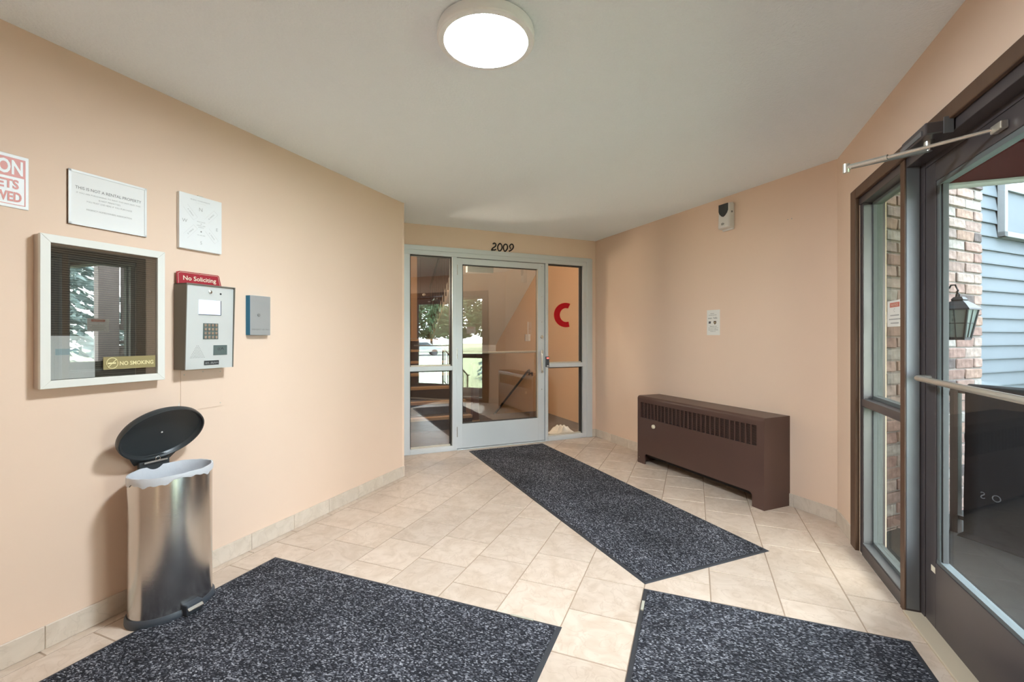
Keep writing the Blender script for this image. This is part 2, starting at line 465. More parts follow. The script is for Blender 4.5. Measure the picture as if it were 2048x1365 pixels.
def text(s, parent, x, y, z, m, w=None, h=None, bold=0.0, flip=False, rot=0.0, spacing=1.0, name='lettering'):
    """letters on a vertical face; local x of parent runs to the reader's left (flip=True: to the right)"""
    me = text_mesh(s, w, h, bold, spacing=spacing)
    sx = 1 if flip else -1
    mm = Matrix(((sx, 0, 0, x), (0, 0, -sx * -1 * (1 if not flip else 1) if False else (1 if not flip else -1), y), (0, 1, 0, z), (0, 0, 0, 1)))
    mm = mm @ Matrix.Rotation(rot, 4, 'Z')
    return link(name, me, m, parent, mm)

def ellipse(a, b, n=48, p=2.0):
    out = []
    for i in range(n):
        t = 2 * math.pi * i / n
        c, s = math.cos(t), math.sin(t)
        out.append((a * math.copysign(abs(c) ** (2 / p), c), b * math.copysign(abs(s) ** (2 / p), s)))
    return out

H = 2.44
# ================================================================== THE SETTING
def wall(name, f, boxes, m, label, cat='wall'):
    mb = MB()
    for b in boxes: mb.box(*b)
    o = mb.build(name, m, None, FR[f])
    return tag(o, label, cat, kind='structure')

wl_ = wall('wall_left', 'L', [(0, 4.9, -0.15, 0, -0.02, H + .02)], 'wall', 'long peach painted wall carrying the signs and the entry intercom')
wr_ = wall('wall_right', 'R', [(-0.0, 2.885, -0.12, 0, -0.02, H + .02)], 'wall', 'tan painted wall behind the brown convector heater')
we_ = wall('wall_entrance', 'E', [(-0.06, 0.43, 0, 0.13, -0.02, H + .02), (0.43, 2.80, 0, 0.13, 2.07, H + .02), (2.80, 4.95, 0, 0.13, -0.02, H + .02),
                                  (-0.06, 4.95, 0.02, 0.13, H + .02, 3.3)],
           'wall', 'peach painted wall around the bronze entrance door')
wk_ = wall('wall_back', 'K', [(-0.12, 0.075, -0.12, 0, -0.02, 3.9), (0.075, 2.37, -0.12, 0, 2.215, 3.9), (2.37, 2.75, -0.12, 0, -0.02, 3.9)],
           'wall', 'tan wall above the aluminium inner door with black house numbers')
wt_ = wall('wall_return', 'K', [(2.485, 2.62, 0, 0.72, -0.02, H + .02)], 'wall', 'short return wall behind the peach wall corner')
wb_ = wall('wall_rear', 'L', [(4.8, 4.95, -0.1, 3.45, -0.02, H + .02)], 'wall', 'plain peach end wall of the vestibule')

def P2(f, x, y):
    p = FR[f] @ Vector((x, y, 0)); return (p.x, p.y)
ceil_poly = [P2('L', 4.95, -.15), P2('L', 0, -.15), P2('K', 2.75, -.02), P2('K', -.12, -.02), P2('R', 0, -.12), P2('E', -.06, .125), P2('E', 4.95, .125)]
tag(MB().prism(ceil_poly, H, H + .1).build('ceiling', 'ceil'), 'pale grey textured ceiling of the vestibule', 'ceiling', kind='structure')

# ---- floor: grout bed plus every tile
fl_poly = [P2('L', 4.9, -.1), P2('L', 0, -.1), P2('K', 2.7, .0), P2('K', 0, 0), P2('E', 0, .0), P2('E', 4.9, .0)]
floor = MB().prism(fl_poly, -0.06, -0.0022).build('floor', 'grout')
tag(floor, 'beige stone look tile floor laid in staggered rows', 'floor', kind='structure')

def clip(poly, o, n):
    out = []
    for i in range(len(poly)):
        p, q = poly[i], poly[(i + 1) % len(poly)]
        dp = (p[0] - o[0]) * n[0] + (p[1] - o[1]) * n[1]; dq = (q[0] - o[0]) * n[0] + (q[1] - o[1]) * n[1]
        if dp >= 0: out.append(p)
        if (dp >= 0) != (dq >= 0):
            t = dp / (dp - dq); out.append((p[0] + t * (q[0] - p[0]), p[1] + t * (q[1] - p[1])))
    return out
PIT = 0.3035; GAP = 0.0026
inv_L = FR['L'].inverted()
def toL(v): 
    q = inv_L @ Vector((v.x, v.y, 0)); return (q.x, q.y)
def dirL(v):
    q = inv_L.to_3x3() @ v; return (q.x, q.y)
clips = [((toL(PD)), (0, -1)), (toL(PD), dirL(R_NRM)), (toL(PC), dirL(K_NRM))]
full_mesh = None
def tile_mesh(poly):
    bm = bmesh.new()
    vs = [bm.verts.new((x, y, 0)) for x, y in poly]
    f = bm.faces.new(vs)
    if f.normal.z < 0: f.normal_flip()
    bm.normal_update()
    if f.normal.z < 0: bmesh.ops.reverse_faces(bm, faces=[f])
    r = bmesh.ops.inset_individual(bm, faces=[f], thickness=0.0016, depth=0.0)
    top = f
    for v in bm.verts:
        v.co.z = -0.0020
    for v in top.verts: v.co.z = 0.0
    me = bpy.data.meshes.new('tile'); bm.to_mesh(me); bm.free()
    me.materials.append(M['tile'])
    return me
cnt = 0
for j in range(-9, 12):
    y0 = 0.058 + PIT * (j)
    ph = 0.935 if (j % 2 == 1) else 1.087
    # row between 1.57 and 1.87 (j = 5) has joints at 1.24 / 0.935
    for i in range(-14, 16):
        x0 = ph + PIT * i
        if x0 > 4.4: continue
        if y0 + PIT < 0.0 and x0 > 0.05: continue
        poly = [(x0 + GAP, y0 + GAP), (x0 + PIT - GAP, y0 + GAP), (x0 + PIT - GAP, y0 + PIT - GAP), (x0 + GAP, y0 + PIT - GAP)]
        c = poly
        for o_, n_ in clips:
            c = clip(c, o_, n_) if c else c
        if len(c) < 3: continue
        ar = abs(sum(c[k][0] * c[(k + 1) % len(c)][1] - c[(k + 1) % len(c)][0] * c[k][1] for k in range(len(c)))) / 2
        if ar < 0.0015: continue
        wp = FR['L'] @ Vector((x0 + PIT / 2, y0 + PIT / 2, 0))
        q = FR['K'].inverted() @ wp
        if x0 + PIT < 0 and q.x > 2.75: continue
        if ar > (PIT - 2 * GAP) ** 2 * 0.999:
            if full_mesh is None:
                s_ = PIT - 2 * GAP
                full_mesh = tile_mesh([(0, 0), (s_, 0), (s_, s_), (0, s_)])
            link('tile', full_mesh, None, floor, FR['L'] @ Matrix.Translation((x0 + GAP, y0 + GAP, 0)))
        else:
            bx, by = c[0]
            link('tile', tile_mesh([(p[0] - bx, p[1] - by) for p in c]), None, floor, FR['L'] @ Matrix.Translation((bx, by, 0)))
        cnt += 1

# ---- tile skirting along the walls
def skirting(name, f, x0, x1, label, first, sign=1, pitch=0.305, hgt=0.092, ydir=1):
    base = MB().box(x0, x1, 0, 0.006 * ydir, 0, hgt - .002).build(name, 'grout2', None, FR[f])
    tag(base, label, 'baseboard', kind='structure')
    xs = [x0]
    t = first
    while t < x1 - .01:
        if t > x0 + .01: xs.append(t)
        t += pitch
    xs.append(x1)
    for a, b in zip(xs[:-1], xs[1:]):
        L_ = b - a - .003
        MB().box(0, L_, 0, 0.010 * ydir, 0, hgt).build('skirting_tile', 'skirt', base, Matrix.Translation((a + .0015, 0, 0.0)), bevel=.0015, seg=1)
skirting('baseboard_left', 'L', -0.0, 4.6, 'pale tile baseboard along the peach sign wall', 0.30)
skirting('baseboard_right', 'R', 0.0, 0.335, 'beige tile baseboard between heater and entrance corner', 0.30)
skirting('baseboard_right_far', 'R', 1.735, 2.885, 'beige tile baseboard between heater and aluminium door', 1.93)
skirting('baseboard_entrance', 'E', 0.0, 0.335, 'beige tile baseboard beside the wood door casing', 0.31, ydir=-1)
skirting('baseboard_back', 'K', 0.0, 0.06, 'small tile baseboard piece beside the aluminium frame', 0.3)

# ================================================================== INNER ALUMINIUM DOOR WALL (frame K)
def bars(root, specs, m, bevel=0.002):
    for nm, b in specs:
        box(nm, m, root, *b, bevel=bevel)
FD = (-0.10, 0.012)   # frame depth range
trim1 = thing('trim_1', 'pale aluminium head and jambs framing the inner door', 'door frame', FR['K'], kind='structure')
bars(trim1, [('head_trim', (0.06, 2.40, -0.05, 0.016, 2.165, 2.215)), ('head', (0.06, 2.40, FD[0], 0.010, 2.118, 2.165)),
             ('mullion', (1.790, 1.842, FD[0], 0.010, 0, 2.118)), ('mullion', (0.664, 0.702, FD[0], 0.010, 0, 2.118)),
             ('jamb', (0.075, 0.180, FD[0], 0.010, 0, 2.118)), ('jamb', (2.300, 2.39, FD[0], 0.010, 0, 2.118)),
             ('jamb_cover', (0.052, 0.128, -0.05, 0.02, 0, 2.205)),
             ('threshold', (0.702, 1.790, FD[0], 0.02, 0, 0.010))], 'alu')

def lite(name, x0, x1, label):
    w = thing(name, label, 'window', FR['K'], kind='structure')
    zb, zt, zr0, zr1 = 0.052, 2.118, 0.878, 0.926
    bars(w, [('sill', (x0, x1, FD[0], 0.014, 0, zb)), ('mid_rail', (x0, x1, FD[0], 0.010, zr0, zr1))], 'alu')
    for a, b in ((zb, zr0), (zr1, zt)):
        fr = MB()
        t = 0.012
        fr.box(x0, x0 + t, -.075, -.02, a, b).box(x1 - t, x1, -.075, -.02, a, b).box(x0, x1, -.075, -.02, b - t, b)
        fr.build('gasket', 'alu_dark', w)
        box('glazing_bead', 'bead', w, x0 + t, x1 - t, -.045, -.022, a, a + .014)
        box('glass_pane', 'glass_hall', w, x0 + .004, x1 - .004, -.051, -.046, a + .003, b - .003)
    return w
win1 = lite('window_1', 1.842, 2.300, 'tall two pane aluminium sidelight next to the peach wall corner')
win2 = lite('window_2', 0.180, 0.664, 'two pane aluminium sidelight with the red letter on its upper glass')
# the red letter stuck on the upper pane
cpts = []
def cang(t, rx, ry, cx): return (cx + rx * math.cos(t), 1.51 + ry * math.sin(t))
outer = [cang(R(a), 0.166, 0.150, 0.0) for a in range(68, 293, 5)]
inner = [cang(R(a), 0.088, 0.085, 0.004) for a in range(292, 67, -5)]
sh = [(-(p[0]) + 0.392, p[1]) for p in outer + inner]
mbc = MB()
no = len(outer)
vv = [(x, -0.0445, z) for x, z in sh]
ff = [(i, i + 1, 2 * no - 2 - i, 2 * no - 1 - i) for i in range(no - 1)]
cobj = MB().add(vv, ff).build('red_letter', 'red', win2)
cobj['label'] = 'large red letter C stuck on the glass'

d1 = thing('door_1', 'pale aluminium glazed inner door below the house numbers', 'door', at('K', 0, -0.02, 0), kind='structure')
DX0, DX1, DZ0, DZ1 = 0.706, 1.786, 0.014, 2.112
GX0, GX1, GZ0, GZ1 = 0.790, 1.722, 0.282, 2.045
bars(d1, [('stile', (DX0, GX0, -0.045, 0.012, DZ0, DZ1)), ('stile', (GX1, DX1, -0.045, 0.012, DZ0, DZ1)),
          ('top_rail', (GX0, GX1, -0.045, 0.012, GZ1, DZ1)), ('bottom_rail', (GX0, GX1, -0.045, 0.012, DZ0, GZ0))], 'alu', .0015)
g = MB(); t = .008
g.box(GX0, GX0 + t, -.03, 0.004, GZ0, GZ1).box(GX1 - t, GX1, -.03, 0.004, GZ0, GZ1).box(GX0, GX1, -.03, 0.004, GZ1 - t, GZ1).box(GX0, GX1, -.03, 0.004, GZ0, GZ0 + t)
g.build('gasket', 'alu_dark', d1)
box('glazing_bead', 'bead', d1, GX0 + .002, GX0 + .010, -.008, .007, GZ0, GZ1)
box('glass_pane', 'glass_hall', d1, GX0 + .004, GX1 - .004, -.020, -.015, GZ0 + .004, GZ1 - .004)
MB().tube([(GX1 - .005, -.055, 1.062), (GX0 + .02, -.055, 1.066)], .013, 12).cyl((GX1 - .01, -.055, 1.062), (GX1 + .012, -.04, 1.062), .012).cyl((GX0 + .01, -.055, 1.066), (GX0 - .012, -.04, 1.066), .012).build('push_bar', 'satin', d1, smooth=True)
# pull handle: bent tube on the lock stile
hp = [(.735, .012, 1.075)]
for k in range(0, 7): 
    a_ = R(90 * k / 6); hp.append((.735 + .018 + .0 + .022 * math.sin(a_) * 1.0, .012 + .055 - .03 + .03 * math.sin(a_), 1.075 - .035 * (1 - math.cos(a_))))
hp2 = [(p[0], p[1], 2 * .95 - p[2]) for p in hp][::-1]
MB().tube([(p[0], p[1] * 1.25, p[2]) for p in hp + hp2], .011, 12).build('pull_handle', 'satin', d1, smooth=True)
MB().lathe([(.0, 0), (.021, 0), (.021, .006), (.016, .008), (.015, .011), (0.0, .011)], 24).build('lock_cylinder', 'chrome', d1, Matrix.Translation((.742, .012, 1.243)) @ Matrix.Rotation(R(-90), 4, 'X'), smooth=True)
for z in (.20, 1.06, 1.98):
    MB().cyl((1.788, .020, z - .055), (1.788, .020, z + .055), .0085, 10).build('hinge', 'chrome', d1, smooth=True)
for z in (.62, 1.42, 1.72, 2.08):
    MB().cyl((.742, .010, z), (.742, .0145, z), .004, 8).build('screw', 'chrome', d1)
box('door_closer', 'soffit', d1, 1.33, 1.645, -.115, -.048, 1.972, 2.045, bevel=.006)

# card reader on the mullion
rd = thing('card_reader', 'small black card reader with red light beside the pull handle', 'card reader', at('K', .683, .010, .885))
box('housing', 'dark_blue', rd, -.021, .021, 0, .024, 0, .125, bevel=.004)
box('indicator', 'led', rd, -.013, .013, .0235, .0255, .098, .112)
box('lower_badge', 'white', rd, -.011, .011, .0235, .0248, .008, .018)

# house number 2009 in wrought-iron strokes
def numstroke(pts):
    out = []
    for X, Y in pts:
        s_ = 1.386 - (X - 350) * .000209
        z_ = 2.307 - (Y - 270 - .098 * (X - 350)) * .000187
        out.append((s_, 0.006, z_))
    return out
def spline(pts, n=5):
    P = [Vector((*p, 0)) for p in pts]; out = []
    for i in range(len(P) - 1):
        p0, p1, p2, p3 = P[max(i - 1, 0)], P[i], P[i + 1], P[min(i + 2, len(P) - 1)]
        for k in range(n):
            t = k / n
            q = .5 * ((2 * p1) + (-p0 + p2) * t + (2 * p0 - 5 * p1 + 4 * p2 - p3) * t * t + (-p0 + 3 * p1 - 3 * p2 + p3) * t ** 3)
            out.append((q.x, q.y))
    out.append(pts[-1]); return out
digits = [
    ('2', [(435, 340), (520, 285), (600, 340), (610, 440), (540, 520), (430, 590), (385, 660), (372, 735), (430, 700), (530, 710), (615, 665)], False),
    ('0', [(860, 310), (930, 380), (970, 500), (960, 620), (900, 730), (830, 770), (750, 710), (718, 560), (745, 430), (810, 340)], True),
    ('0', [(1190, 360), (1270, 410), (1300, 520), (1280, 640), (1210, 750), (1140, 800), (1080, 710), (1050, 580), (1075, 450), (1120, 385)], True),
    ('9', [(1485, 640), (1440, 560), (1430, 470), (1480, 390), (1560, 365), (1630, 420), (1650, 530), (1600, 650), (1500, 740), (1380, 800)], False)]
for di, (dch, pts, closed) in enumerate(digits):
    sp = spline(pts + ([pts[0]] if closed else []), 5)
    if closed: sp = sp[:-1]
    pp = numstroke(sp)
    cx_ = sum(p[0] for p in pp) / len(pp); cz_ = min(p[2] for p in pp)
    rr = .0074
    mbn = MB().tube([(p[0] - cx_, p[1], p[2] - cz_) for p in pp], rr, 8, closed=closed)
    o = mbn.build('house_number', 'iron', None, at('K', cx_, 0, cz_), smooth=True)
    words = {0: 'digit two', 1: 'digit zero next to the two', 2: 'digit zero next to the nine', 3: 'digit nine'}
    tag(o, 'black wrought iron %s above the aluminium door' % words[di], 'number')

# ================================================================== STAIR HALL BEHIND THE GLASS (frame K, y negative)
hall = [
    ('wall_hall_right', [(-.40, -.26, -5.4, -.12, -1.5, 3.9)], 'hallwall', 'orange tan stair hall wall with black handrail'),
    ('wall_hall_left', [(2.55, 2.69, -5.4, -.12, -1.5, 3.9)], 'hallwall', 'orange tan stair hall side wall'),
    ('wall_hall_end', [(-.40, 2.69, -5.55, -5.4, -1.5, 3.9)], 'hallwall', 'orange tan end wall of the stair hall'),
    ('ceiling_hall', [(-.40, 2.69, -5.55, -.12, 3.9, 4.0)], 'soffit', 'pale ceiling high over the stair hall'),
    ('floor_hall', [(-.26, 2.55, -1.1, -.10, -.15, 0), (-.26, 1.14, -2.0, -1.1, -.15, 0), (-.26, 1.14, -5.4, -2.0, -1.5, -1.37)], 'hall_floor', 'dark brown carpeted landing behind the aluminium door')]
for nm, bx_, m_, lb in hall:
    wall(nm, 'K', bx_, m_, lb, {'w': 'wall', 'c': 'ceiling', 'f': 'floor'}[nm[0]])
up = thing('stairs_up', 'carpeted steps with tan nosings rising behind the left sidelight', 'stairs', at('K', 1.25, -1.1, 0), kind='structure')
for k in range(7):
    st = box('step', 'stair_dark', up, 0, 1.30, -.28 * (k + 1), -.28 * k, 0, .1714 * (k + 1))
    box('nosing', 'stair_tan', st, 0, 1.30, -.28 * k - .10, -.28 * k + .012, .1714 * (k + 1) - .03, .1714 * (k + 1) + .004)
box('stringer', 'stair_tan', up, -.11, -.0, -4.2, 0, -1.3, .10)
box('landing', 'soffit', up, -1.51, 1.30, -4.3, -3.0, .98, 1.2)
box('landing', 'stair_dark', up, 0, 1.30, -3.0, -1.96, .98, 1.2)
nw = tag(box('newel_post', 'brown_door', None, -.045, .045, -.045, .045, 0, .88, .006, at('K', 1.195, -1.15, 0)), 'dark brown newel post at the foot of the stairs', 'post')
dn = thing('stairs_down', 'carpeted steps descending along the orange hall wall', 'stairs', at('K', -.26, -2.0, 0), kind='structure')
for k in range(7):
    st = box('step', 'stair_dark', dn, 0, 1.40, -.28 * (k + 1), -.28 * k, -1.37, -.1714 * (k + 1))
    box('nosing', 'stair_tan', st, 0, 1.40, -.28 * k - .06, -.28 * k + .01, -.1714 * (k + 1) - .03, -.1714 * (k + 1) + .004)
# sloping underside of the upper flight
sf = MB().prism([(-4.09, 1.07), (-2.15, 2.34), (-.9, 3.16), (-.9, 3.42), (-2.15, 2.60), (-4.09, 1.33)], -.255, 1.14, axis='x')
sf.box(-.255, 1.14, -4.30, -4.09, .90, 1.2)
tag(sf.build('ceiling_stair_soffit', 'soffit', None, FR['K']), 'pale sloping underside of the upper stair flight', 'ceiling', kind='structure')
rl = thing('stair_railing', 'dark slanting stair railing with upright balusters behind left sidelight', 'railing', at('K', 1.16, -4.0, 1.26))
MB().tube([(0, 0, .95), (0, 1.95, 2.22)], .022, 8).build('handrail', 'iron', rl)
for k in range(14):
    y_ = .06 + k * .14
    MB().cyl((0, y_, .655 * y_ - .09), (0, y_, .655 * y_ + .95), .009, 6).build('baluster', 'iron', rl)
hr = thing('handrail', 'black handrail sloping down the orange hall wall', 'handrail', at('K', -.26, -2.35, .62))
MB().tube([(.07, 0.02, -.035), (.075, .045, .0), (.07, .02, .04), (.07, -.02, .025), (.07, -1.9, -1.14)], .020, 10).build('rail', 'iron', hr, smooth=True)
MB().cyl((.0, 0.0, -.03), (.07, 0.0, -.01), .012, 8).cyl((0, 0, -.03), (.006, 0, -.03), .035, 12).build('bracket', 'iron', hr)
bd = thing('door_3', 'dark brown apartment door on the upper stair landing', 'door', at('K', .15, -5.4, 1.2), kind='structure')
box('leaf', 'brown_door', bd, 0, .92, 0, .04, 0, 2.06, .004)
box('casing', 'brown_door', bd, -.06, .98, 0, .025, 0, 2.12)
MB().lathe([(0, 0), (.03, 0), (.03, .008), (.012, .012), (.012, .04), (.028, .05), (.03, .065), (.02, .08), (0, .08)], 16).build('knob', 'satin', bd, Matrix.Translation((.84, .04, .98)) @ Matrix.Rotation(R(-90), 4, 'X'), smooth=True)
tb = thing('wall_chime_box', 'small white box with dark side on the orange hall wall', 'wall box', at('K', -.26, -2.45, 1.165))
box('cover', 'offwhite', tb, 0, .04, -.10, .03, 0, .12, .004)
box('side_band', 'slate', tb, 0, .038, -.125, -.10, 0, .12)
tag(box('plaster_patch', 'scuff', None, 0, .0015, -.022, .022, 0, .22, 0, at('K', -.26, -2.52, 1.29)), 'bare pale plaster patch above the small white wall box', 'patch')
hl = thing('hall_ceiling_lamp', 'round lamp on the stair hall ceiling', 'ceiling lamp', at('K', 1.7, -1.6, 3.9))
MB().lathe([(0, 0), (.2, 0), (.2, -.04), (.17, -.05), (0, -.05)], 32).build('rim', 'white', hl)
MB().lathe([(0, -.0505), (.165, -.0505), (.15, -.075), (0, -.085)], 32).build('diffuser', 'hall_lamp', hl)
wl2 = thing('added_hall_lamp', 'added unseen fill lamp on the side wall of the stair hall', 'added lamp', at('K', 2.55, -.55, 1.75) @ Matrix.Rotation(R(-90), 4, 'Y'))  # unseen lamp added to brighten the soffit and right hall wall
MB().lathe([(0, 0), (.14, 0), (.14, .03), (.12, .035), (0, .035)], 32).build('rim', 'white', wl2)
MB().lathe([(0, .0355), (.115, .0355), (.10, .055), (0, .065)], 32).build('diffuser', 'hall_lamp', wl2)
# canvas bag lying on the hall floor
def bag():
    nx, ny = 22, 16; vs = []; fs = []
    for j in range(ny + 1):
        for i in range(nx + 1):
            u, v = i / nx * 2 - 1, j / ny * 2 - 1
            hgt = max(0, (1 - abs(u) ** 3)) ** .8 * max(0, (1 - abs(v) ** 3)) ** .7 * (.72 + .28 * math.cos(3.2 * u + .4))
            w = .018 * math.sin(9 * u + 2 * v) + .012 * math.sin(13 * v - 5 * u) + .02 * math.sin(4 * u * v + 2)
            px_ = u * (.175 - .012 * (1 - abs(v))); py_ = v * (.125 - .018 * (1 - abs(u) ** 2))
            vs.append((px_, py_, .004 + max(0, hgt * (.075 + w))))
    for j in range(ny):
        for i in range(nx):
            a_ = j * (nx + 1) + i; fs.append((a_, a_ + 1, a_ + nx + 2, a_ + nx + 1))
    n0 = len(vs)
    vs += [(x, y, 0) for x, y, z in vs]
    fs += [tuple(n0 + q for q in f[::-1]) for f in fs]
    return MB().add(vs, fs)
o = bag().build('canvas_bag', 'bag', None, at('K', .31, -.33, 0, .25), smooth=True)
tag(o, 'crumpled off white bag lying on dark floor behind the glass', 'bag')

# ================================================================== ENTRANCE (frame E, y outward)
tr2 = thing('trim_2', 'dark stained wood casing around the entrance frame', 'door casing', FR['E'], kind='structure')
bars(tr2, [('side_casing', (.345, .435, -.020, 0, 0, 2.112)), ('head_casing', (.435, 2.84, -.020, 0, 2.052, 2.112)), ('side_casing', (2.80, 2.89, -.02, 0, 0, 2.112))], 'wood', .004)
tr3 = thing('trim_3', 'dark bronze aluminium frame members around the entrance door', 'door frame', FR['E'], kind='structure')
bars(tr3, [('mullion', (1.028, 1.072, -.004, .110, 0, 2.052)), ('mullion', (2.075, 2.12, -.004, .110, 0, 2.052)),
           ('head', (.435, 2.80, .0, .110, 2.012, 2.068)), ('door_stop', (1.072, 1.104, .052, .110, 0, 2.012)), ('door_stop', (2.045, 2.075, .052, .11, 0, 2.012)),
           ('head_stop', (1.104, 2.045, .055, .110, 1.990, 2.012))], 'bronze', .002)
box('mullion_face', 'wood', tr3, 1.027, 1.073, -.008, -.003, 0, 2.05, .001)
box('mullion_side', 'bronze_grey', tr3, 1.072, 1.0745, 0.0, .046, 0.02, 2.01)  # paler plate, daylight on the mullion side put into its colour
box('threshold', 'tan_rubber', tr3, 1.072, 2.075, -.015, .12, 0, .012, .003)

def sidelite(name, x0, x1, label):
    w = thing(name, label, 'window', FR['E'], kind='structure')
    bars(w, [('jamb', (x0, x0 + .044, .004, .110, 0, 2.012)), ('jamb', (x1 - .02, x1, .004, .110, 0, 2.012)),
             ('sill', (x0 + .044, x1 - .02, .0, .110, 0, .060)),
             ('mid_rail', (x0 + .03, x1, .0, .110, .850, .893))], 'bronze', .002)
    a, b = x0 + .044, x1 - .02
    box('jamb_face', 'bronze_grey', w, a, a + .003, .008, .05, .06, 2.0)
    box('sill_cap', 'bronze_grey', w, a, b, .004, .05, .060, .066)  # paler strip, sky reflection on the sill top put into its colour
    for z0, z1 in ((.066, .850), (.893, 2.012)):
        st = MB().box(a, a + .018, .050, .092, z0, z1).box(b - .018, b, .050, .092, z0, z1).box(a, b, .050, .092, z0, z0 + .018).box(a, b, .050, .092, z1 - .018, z1)
        st.build('glazing_stop', 'stop', w)
        box('glass_pane', 'glass_side', w, a + .010, b - .010, .066, .072, z0 + .01, z1 - .01)
    return w
win3 = sidelite('window_3', .435, 1.028, 'tinted bronze framed sidelight with paper notice beside the entrance corner')
win4 = sidelite('window_4', 2.12, 2.80, 'tinted bronze framed sidelight on the latch side of the entrance door')

d2 = thing('door_2', 'dark bronze glazed entrance door with horizontal push bar', 'door', at('E', 0, .055, 0), kind='structure')
EX0, EX1 = 1.108, 2.040
IX0, IX1, IZ0, IZ1 = 1.196, 1.952, .292, 1.905
bars(d2, [('stile', (EX0, IX0, 0, .045, .012, 1.988)), ('stile', (IX1, EX1, 0, .045, .012, 1.988)), ('top_rail', (IX0, IX1, 0, .045, IZ1, 1.988)), ('bottom_rail', (IX0, IX1, 0, .045, .012, IZ0))], 'bronze', .002)
st = MB().box(IX0, IX0 + .022, .006, .034, IZ0, IZ1).box(IX1 - .022, IX1, .006, .034, IZ0, IZ1)
st.build('glazing_stop', 'stop', d2)
st = MB().box(IX0, IX1, .004, .034, IZ0, IZ0 + .016).box(IX0, IX1, .004, .034, IZ1 - .02, IZ1)
st.build('glazing_stop', 'stop', d2)
st = MB().box(IX0 + .022, IX0 + .034, .012, .03, IZ0 + .016, IZ1 - .02)
st.build('gasket', 'alu_dark', d2)
box('glass_pane', 'glass_ent', d2, IX0 + .01, IX1 - .01, .018, .024, IZ0 + .008, IZ1 - .008)
MB().tube([(EX0 + .045, .0, 1.070), (EX0 + .05, -.040, 1.070), (EX0 + .075, -.055, 1.070), (1.5, -.056, 1.066), (EX1 - .075, -.055, 1.062), (EX1 - .05, -.04, 1.062), (EX1 - .045, 0, 1.062)], .0125, 12).build('push_bar', 'satin', d2, smooth=True)
box('paper_label', 'cream', d2, 1.160, 1.195, -.0012, 0, .245, .270)
# outside pull handle
MB().tube([(1.985, .045, 1.20), (1.985, .10, 1.20), (1.985, .11, 1.17), (1.985, .11, .95), (1.985, .10, .92), (1.985, .045, .92)], .011, 10).build('pull_handle', 'satin', d2, smooth=True)

# door closer
cl = thing('door_closer', 'bronze door closer with long grey arm above the entrance door', 'door closer', at('E', 1.27, -.004, 2.0))
box('body', 'bronze', cl, 0, .215, -.082, 0, .006, .052, .005)
box('cover_strip', 'bronze_grey', cl, .0, .19, -.086, -.082, .012, .03)
box('end_bracket', 'bronze_grey', cl, .2155, .222, -.03, -.002, .002, .062)
MB().cyl((.145, -.045, -.022), (.145, -.045, .006), .017, 14).cyl((.145, -.045, -.034), (.145, -.045, -.02), .011, 10).build('spindle', 'chrome', cl, smooth=True)
elb = (.062, -.290, -.036)
MB().add(*(lambda d: (d.v, d.f))(MB().tube([(.145, -.045, -.028), elb], .011, 8))).build('main_arm', 'bronze_grey', cl, smooth=True)
brk = (.372, .056, -.058)
MB().tube([elb, (.16, -.1793, -.043)], .0105, 8).tube([(.14, -.2015, -.042), brk], .0065, 8).build('forearm', 'chrome', cl, smooth=True)
MB().cyl((elb[0], elb[1], elb[2] - .022), (elb[0], elb[1], elb[2] + .014), .013, 12).build('elbow_joint', 'satin', cl, smooth=True)
box('door_bracket', 'satin', cl, .352, .412, .038, .0585, -.072, -.046, .003)

# notice on the sidelight glass
nt_ = thing('glass_notice', 'pale notice with orange heading taped to the tinted sidelight', 'notice', at('E', .735, .064, 1.30))
box('sheet', 'paper2', nt_, -.085, .105, 0, .0018, 0, .135)
box('heading', 'red_sign', nt_, -.05, .07, -.0008, 0, .100, .124)
text('NOTICE', nt_, .010, -.0012, .112, 'cream', w=.085, h=.012, flip=True)
text('C', nt_, .008, -.0006, .084, 'ink_light', h=.018, flip=True)
for k, wd in enumerate((.11, .145, .10)):
    box('text_line', 'ink_light', nt_, .01 - wd / 2, .01 + wd / 2, -.0007, 0, .055 - k * .020, .061 - k * .020)

# ================================================================== OUTSIDE
# porch slab and ground
pp_ = [P2('E', -.9, .13), P2('E', 4.6, .13), P2('E', 4.6, 2.4), P2('E', -.9, 2.4)]
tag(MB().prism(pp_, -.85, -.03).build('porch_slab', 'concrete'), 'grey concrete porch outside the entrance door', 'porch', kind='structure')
tag(MB().prism([(-60, -90), (90, -90), (90, 40), (-60, 40)], -1.0, -0.80).build('lawn', 'grass'), 'green lawn in front of the building', 'lawn', kind='structure')
# brick pier, every brick built
bw = MB().box(-.004, 1.40, -.05, -.011, -.25, 3.3).build('wall_brick_pier', 'mortar', None, FR['Q'])
tag(bw, 'weathered brick pier outside the entrance', 'brick wall', kind='structure')
BL, BH, JT = .235, .068, .011
bms = []
for v_ in range(4):
    rr = random.Random(v_)
    mb = MB().box(0, BL, -.03, 0, 0, BH)
    me = mb.mesh('brick', .006, 1)
    for vert in me.vertices:
        vert.co += Vector((rr.uniform(-.003, .003), rr.uniform(-.004, .003), rr.uniform(-.003, .003)))
    me.materials.append(M['brick']); bms.append(me)
hb = MB().box(0, .112, -.03, 0, 0, BH).mesh('brick', .006, 1); hb.materials.append(M['brick'])
rb = random.Random(3)
row = 0; z_ = -.17
while z_ < 3.2:
    x_ = 0.0 if row % 2 == 0 else -.0
    if row % 2 == 1:
        o = link('brick', hb, None, bw, Matrix.Translation((0, rb.uniform(-.004, .004), z_))); x_ = .112 + JT
    while x_ + BL < 1.42:
        link('brick', rb.choice(bms), None, bw, Matrix.Translation((x_, rb.uniform(-.005, .004), z_)))
        x_ += BL + JT
    z_ += BH + JT; row += 1
